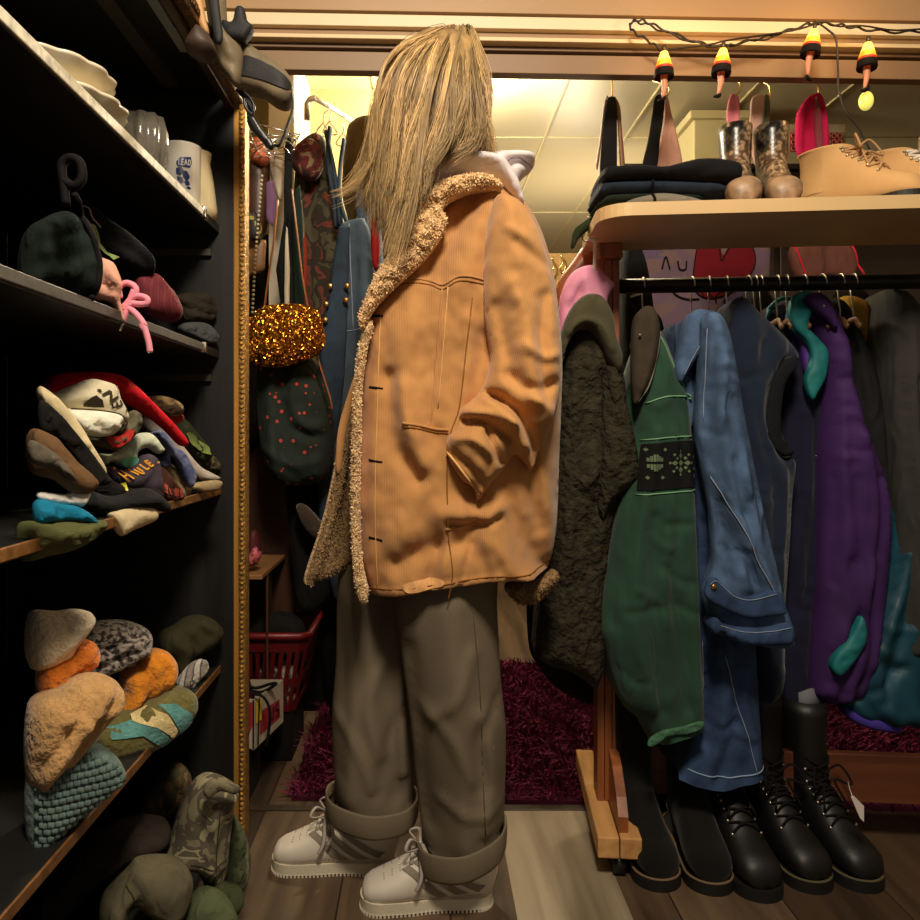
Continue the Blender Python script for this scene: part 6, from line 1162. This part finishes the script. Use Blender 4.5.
# wire basket with things behind the frame
t = T('wire_basket', 'tangled chrome wire basket hanging behind the black strap', 'basket', P(268, 150, 2.0))
for i in range(5): a = np.linspace(0, 2*math.pi, 25); c = P(272, 134+i*5, 2.0); G().tube([(c[0]+(.075-.006*i)*math.cos(q), c[1]+.05*math.sin(q), c[2]+.01*math.sin(2*q+i)) for q in a], .0016, 5).done('wire_ring', M('chrome'), t)
for i in range(8): q = i*math.pi/4; c = P(272, 134, 2.0); G().tube([(c[0]+.075*math.cos(q), c[1]+.05*math.sin(q), c[2]), (c[0]+.05*math.cos(q), c[1]+.035*math.sin(q), c[2]-.055)], .0014, 5).done('wire_rib', M('chrome'), t)
Q('salmon_handbag', 'salmon pink leather handbag behind the wire basket', 'handbag', [(249,138), (262,138), (270,160), (262,166), (250,160)], 2.06, M('salmon_leather', (206,110,80), .4), tf=.03, smooth=False)
Q('brown_handbag', 'dark brown leather handbag hanging under the salmon one', 'handbag', [(246,160), (266,158), (270,190), (266,230), (250,240), (244,200)], 2.10, M('cordovan', (70,38,24), .4, .2), tf=.03)
Q('lilac_scarf', 'lilac scarf hanging next to the beaded necklace', 'scarf', [(266,182), (273,180), (276,200), (272,226), (266,220)], 2.02, cf_('lilac', (122,90,128)), tf=.01, smooth=False)
Q('white_blouse', 'white lace blouse shoulder beside the black dress', 'blouse', [(268,160), (276,150), (284,160), (284,184), (280,200), (274,186)], 2.10, cf_('lace_white', (196,184,164)), tf=.02)
Q('yellow_purse', 'black and yellow patterned purse hanging on the left', 'purse', [(247,214), (256,212), (262,230), (256,240), (247,236)], 2.0, M('black_yellow', (36,32,24), .6, kind='camo', c2=(30,28,24), c3=(176,160,60), ps=22), tf=.012)
Q('tan_envelope', 'tan folded leather clutch under the patterned purse', 'clutch', [(246,238), (266,240), (264,270), (248,276)], 2.04, M('tan_leather', (140,100,58), .5), tf=.01, smooth=False)
t = T('bead_necklace', 'long white bead necklace hanging beside the gilded frame', 'necklace', P(256, 330, 1.96))
for i in range(34): G().ball(P(262-6*math.sin(i/33*1.4)-i*.12, 176+i*4.4, 1.96), .0042, 6).done('bead', M('pearl', (206,192,160), .3, bump=0), t)
for lb, pl, nm in (('long tan leather strap of the sequin purse on the left', [(276,215), (272,240), (268,280), (264,318)], 'strap'), ('long tan leather strap of the sequin purse on the right', [(297,220), (300,250), (304,290), (310,318)], 'strap')): pass
# sequin purse
sq = M('sequin_gold', (190,124,36), .22, .5, vs=160, metal=.95, bump=0)
t = T('sequin_purse', 'pleated gold sequin purse with long tan strap', 'purse', P(286, 366, 1.90))
op = [(248,326), (254,316), (264,308), (284,305), (304,306), (318,312), (323,326), (325,342), (318,354), (300,362), (280,367), (258,366), (249,358), (246,342)]
pq = Puff(op, 1.90, .07, .08, .06, res=.006, creases=[([(262,310), (258,335), (262,362)], -.016, 4), ([(276,308), (274,335), (276,364)], -.016, 4), ([(292,308), (294,335), (292,362)], -.016, 4), ([(306,310), (311,332), (306,358)], -.014, 4)])
pq.build('purse_body', M('gold_cloth', (120,72,20), .4, .3, metal=.7), t)
q = RNG.uniform(pq.ol.min(0), pq.ol.max(0), (7000, 2)); q = q[inside(q, pq.ol)]; fr_, _ = pq.off(q); C_ = pq.w3(q, fr_+.002); V = []; Fc = []
for i, c in enumerate(C_):
    n_ = Vector(pq.n)+Vector(RNG.normal(0, .32, 3)); n_.normalize(); a = n_.orthogonal().normalized(); b_ = n_.cross(a); r = .0028
    for k_ in range(6): V.append(c+r*(np.array(a)*math.cos(k_*1.047)+np.array(b_)*math.sin(k_*1.047)))
    Fc.append(tuple(range(i*6, i*6+6)))
tag(mk('sequins', V, Fc, sq, t, smooth=False), kind='stuff')
for pl in ([(278,200), (274,240), (268,280), (264,312)], [(292,190), (298,240), (303,280), (309,312)], [(316,352), (322,372), (330,398), (332,410)]): G().tube(spline([P(x, y, 1.92) for x, y in pl], 6), .006, 8, (.4, 1.3)).done('strap', M('tan_strap', (150,90,44), .5), t)
# floral dress
fl_ = M('floral_green', (28,40,34), .85, .15, kind='speck', ps=38, wk=.4, c2=(196,70,60), bump=.2)
Q('floral_dress', 'dark green dress sprigged with tiny red and white flowers', 'dress', [(258,360), (280,358), (310,358), (322,380), (332,410), (334,440), (330,470), (318,482), (292,486), (276,480), (264,460), (258,420)], 2.0, fl_, tf=.05, tb=.08, w=.05, creases=[([(300,370), (296,400), (304,424), (326,430)], .016, 6), ([(300,430), (316,436), (330,430)], -.014, 5), ([(276,370), (274,420), (280,470)], .012, 6), ([(270,450), (296,464), (320,460)], .010, 5)], wr=(.010, 10, 8, 3))
Q('dark_skirt', 'black skirt hanging below the floral dress', 'skirt', [(286,484), (310,482), (326,470), (340,500), (344,560), (330,600), (300,610), (292,560), (288,520)], 2.14, cf_('pitch', (20,20,20)), creases=[([(310,490), (316,540)], .01, 6)])
Q('grey_sock', 'dim brown fur cuff below the floral dress', 'cuff', [(296,508), (304,504), (320,520), (328,530), (320,540), (306,530)], 2.04, K('fur_brown', (62,50,38)))
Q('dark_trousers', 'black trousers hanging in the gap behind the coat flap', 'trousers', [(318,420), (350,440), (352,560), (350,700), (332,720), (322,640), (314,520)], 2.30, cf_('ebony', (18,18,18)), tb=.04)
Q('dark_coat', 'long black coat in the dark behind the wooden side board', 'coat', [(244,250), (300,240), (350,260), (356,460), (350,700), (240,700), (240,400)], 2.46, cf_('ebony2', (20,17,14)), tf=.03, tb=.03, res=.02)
# brown side board with a shelf and pink trinkets
bw = M('walnut_dark', (62,34,20), .5, .3, kind='wood', ps=6, axis=2, c2=(72,42,24))
t = T('side_cabinet', 'dark brown wooden side cabinet with small open shelf beyond the frame', 'cabinet', (-.62, 2.15, .2))
G().extr([P(232,470,2.26), P(264,440,2.26), P(296,486,2.26), P(296,615,2.26), P(232,615,2.26)], (0, .02, 0)).done('side_board', bw, t, smooth=False)
z = P(0,570,2.0)[2]; G().box(P(225,0,2.0)[0], P(268,0,2.0)[0], 1.93, 2.25, z-.012, z, .002).done('shelf', M('plain_oak', (150,108,66), .5), t, smooth=False)
G().extr([P(266,570,2.0), P(266,700,2.0), P(270,700,2.2), P(270,560,2.2)], (.006, 0, 0)).done('upright', bw, t, smooth=False)
Q('pink_trinket', 'pink and black ribbon trinket on the small open shelf', 'trinket', [(247,556), (252,548), (258,546), (262,552), (258,562), (250,566)], 1.97, M('trinket_pink', (220,110,120), .5, kind='tweed', c2=(60,20,30), ps=50), tf=.02, tb=.02, w=.02, res=.005)
Q('dark_trinket', 'dark red bag slumped on the small open shelf', 'bag', [(244,560), (248,536), (256,530), (260,546), (254,556)], 2.02, M('trinket_dark', (84,26,28), .6), tf=.02, tb=.02, w=.02, res=.005)
t = T('white_post', 'slim white post standing in the dark behind the red basket', 'post', (P(295,0,2.3)[0], 2.3, .3)); G().box(P(288,0,2.3)[0], P(302,0,2.3)[0], 2.30, 2.32, .1, P(0,488,2.3)[2], .002).done('post_board', M('dull_white', (110,104,92), .7), t, smooth=False)
# red shopping basket
rb = M('red_plastic', (92,14,18), .45, .12, bump=.03)
t = T('red_basket', 'dark red plastic shopping basket with slotted sides on the floor', 'basket', (-.50, 2.15, .1))
bx0, bx1, by0, by1, bz0, bz1 = -.66, -.305, 2.02, 2.28, .02, .355
bz1 = P(0,636,2.02)[2]; bz0 = P(0,712,2.05)[2]; bx1 = P(308,0,2.02)[0]; ins = .05
def wallq(a, b, nm, slots):
    g = G(); n_ = 12; 
    # panel made of bars with slots between
    a, b = np.array(a, float), np.array(b, float); zz = [bz0, bz0+.02, bz0+.075, bz0+.095, bz1-.045, bz1]
    def pt(u, z): k_ = (bz1-z)/(bz1-bz0)*ins; c_ = np.array([(bx0+bx1)/2, (by0+by1)/2]); p_ = a+(b-a)*u; d = c_-p_; d /= np.linalg.norm(d); p_ = p_+d*k_; return np.array([p_[0], p_[1], z])
    nrm = np.array([-(b-a)[1], (b-a)[0], 0]); nrm = nrm/np.linalg.norm(nrm)*.003
    for r0, r1, solid in ((bz0, bz0+.02, 1), (bz0+.02, bz0+.075, 0), (bz0+.075, bz0+.095, 1), (bz0+.095, bz1-.045, 0), (bz1-.045, bz1, 1)):
        if solid: g.extr([pt(0, r0), pt(1, r0), pt(1, r1), pt(0, r1)], nrm)
        else:
            for i in range(slots+1):
                u0, u1 = (i-.28)/slots, (i+.28)/slots; u0, u1 = max(0, u0), min(1, u1); g.extr([pt(u0, r0), pt(u1, r0), pt(u1, r1), pt(u0, r1)], nrm)
    g.done(nm, rb, t, smooth=False)
wallq((bx0, by0), (bx1-.02, by0), 'front_panel', 14); wallq((bx1-.02, by0), (bx1, by0+.02), 'corner_panel', 1); wallq((bx1, by0+.02), (bx1, by1), 'side_panel', 8); wallq((bx1, by1), (bx0, by1), 'back_panel', 12)
G().box(bx0+ins, bx1-ins, by0+ins, by1-ins, bz0, bz0+.006).done('bottom', rb, t, smooth=False)
G().tube([(bx0, by0-.004, bz1), (bx1-.02, by0-.004, bz1), (bx1, by0+.012, bz1), (bx1+.003, by1, bz1), (bx0, by1+.003, bz1)], .010, 8).done('rim', M('red_rim', (112,20,24), .4), t)
Q('basket_clothes', 'dark clothes heaped inside the red basket', 'clothes', [(244,640), (252,618), (280,612), (300,620), (306,640), (300,690), (250,690)], 2.14, cf_('basket_black', (24,22,20)), tf=.04, tb=.05)
Q('patterned_cloth', 'white and dark patterned cloth seen through the basket slots', 'cloth', [(262,650), (294,648), (294,702), (264,700)], 2.09, M('zebra', (190,170,156), .9, kind='tweed', c2=(60,40,40), ps=40), tf=.006, tb=.01, w=.01)
t = T('basket_stand', 'low dark crate beneath the red basket', 'crate', (-.48, 2.15, 0)); G().box(bx0+.04, bx1-.05, by0+.04, by1-.02, .0, bz0, .004).done('crate_body', M('crate_dark', (22,18,16), .8), t, smooth=False)
# printed carton in front of it
t = T('printed_carton', 'open white carton printed in red, yellow and black with a cable inside', 'carton', (-.43, 1.90, .1))
A0, A1, A2 = P(247,746,1.82), P(254,750,1.80), P(283,722,1.98); top = lambda p, y, Y: P(p, y, Y)
wc = M('carton_white', (170,160,142), .7, .08)
q1 = [P(232,742,1.80), P(254,750,1.80), P(254,700,1.80), P(232,697,1.80)]; q2 = [P(254,750,1.80), P(283,722,1.98), P(283,680,1.98), P(254,700,1.80)]
G().extr(q1, (0, .004, 0)).done('front_side', wc, t, smooth=False); G().extr(q2, (-.004, 0, 0)).done('right_side', wc, t, smooth=False)
G().extr([P(262,722,1.98), P(283,722,1.98), P(283,680,1.98), P(250,680,1.98)], (0, .004, 0)).done('back_side', wc, t, smooth=False)
def on(qd, u, v, e=.0015):
    p = (qd[0]*(1-u)+qd[1]*u)*(1-v)+(qd[3]*(1-u)+qd[2]*u)*v; n_ = np.cross(qd[1]-qd[0], qd[3]-qd[0]); n_ /= np.linalg.norm(n_); n_ = n_ if n_[1] < 0 or n_[0] > 0 else -n_; return p+n_*e*(1 if n_[1] < 0 else -1)
def flat(nm, qd, us, mat, e=.0015): return mk(nm, [on(qd, u, v, e) for u, v in us], [tuple(range(len(us)))], mat, t, smooth=False)
flat('red_print', q1, [(0,.2), (.75,.25), (.95,.5), (.95,.95), (0,.95)], M('print_red', (150,36,46), .6)); flat('red_label', q2, [(.18,.2), (.88,.2), (.85,.62), (.18,.68)], M('print_red'))
flat('yellow_print', q2, [(.03,.5), (.22,.5), (.25,.95), (.03,.95)], M('print_yellow', (222,190,50), .6), .002)
def bar(qd, u0, v0, u1, v1, w): 
    d = np.array([u1-u0, v1-v0]); d = d/np.linalg.norm(d)*w/2; n_ = np.array([-d[1], d[0]]); return [(u0+n_[0], v0+n_[1]), (u1+n_[0], v1+n_[1]), (u1-n_[0], v1-n_[1]), (u0-n_[0], v0-n_[1])]
wh_ = M('print_black', (20,16,16), .6)
for a in ((.50,.58,.50,.34), (.50,.34,.60,.30), (.60,.30,.62,.56), (.80,.56,.70,.54), (.70,.54,.71,.44), (.71,.44,.80,.42), (.80,.42,.80,.30), (.80,.30,.70,.30)): flat('letter_stroke', q2, bar(q2, *a, .045), wh_, .003)
flat('black_outline', q2, bar(q2, .10, .03, .14, .97, .05), wh_, .0025)
G().tube(spline([P(x, y, 1.80) for x, y in ((246,690), (254,694), (262,696), (268,704), (270,716), (268,736), (266,746))], 6), .0035, 8).done('cable', inkb, t)
G().tube(spline([P(x, y, 1.88) for x, y in ((244,684), (256,688), (270,684), (276,684), (262,692), (248,690))], 6), .004, 8).done('cable', inkb, t)
t2 = T('low_crate', 'low dark crate carrying the printed carton', 'crate', (-.45, 1.9, 0)); zc = P(0,750,1.80)[2]; G().box(-.62, P(252,0,1.82)[0]-.01, 1.83, 1.96, 0, zc-.004, .004).done('crate_body', M('crate_dark'), t2, smooth=False)
# far right of the gap beside the coat: wall hooks, dark coat under the olive jacket
tag(G().tube(spline([P(x, y, 2.9) for x, y in ((561,255), (563,262), (560,268), (563,274), (566,266))], 6), .003, 6).done('wall_hook', brs), 'small brass hook on the tan wall board beside the coat shoulder', 'hook')
tag(G().tube(spline([P(x, y, 2.9) for x, y in ((552,258), (554,266), (551,273))], 6), .003, 6).done('wall_hook', brs), 'second small brass hook on the tan wall board, partly behind the coat', 'hook')
t = T('hook_board', 'tan wooden hook board in the room behind the person', 'board', (P(570,0,2.95)[0], 2.95, 0)); G().box(P(535,0,2.95)[0], P(620,0,2.95)[0], 2.92, 2.95, .1, P(0,255,2.95)[2], .004).done('board', M('tan_board', (150,116,66), .6, .1), t, smooth=False)
Q('long_black_coat', 'long black coat hanging behind the olive fleece jacket', 'coat', [(530,560), (560,540), (610,560), (614,660), (600,704), (560,690), (540,668), (528,640)], 1.78, cf_('coal', (18,17,16)), tb=.04)
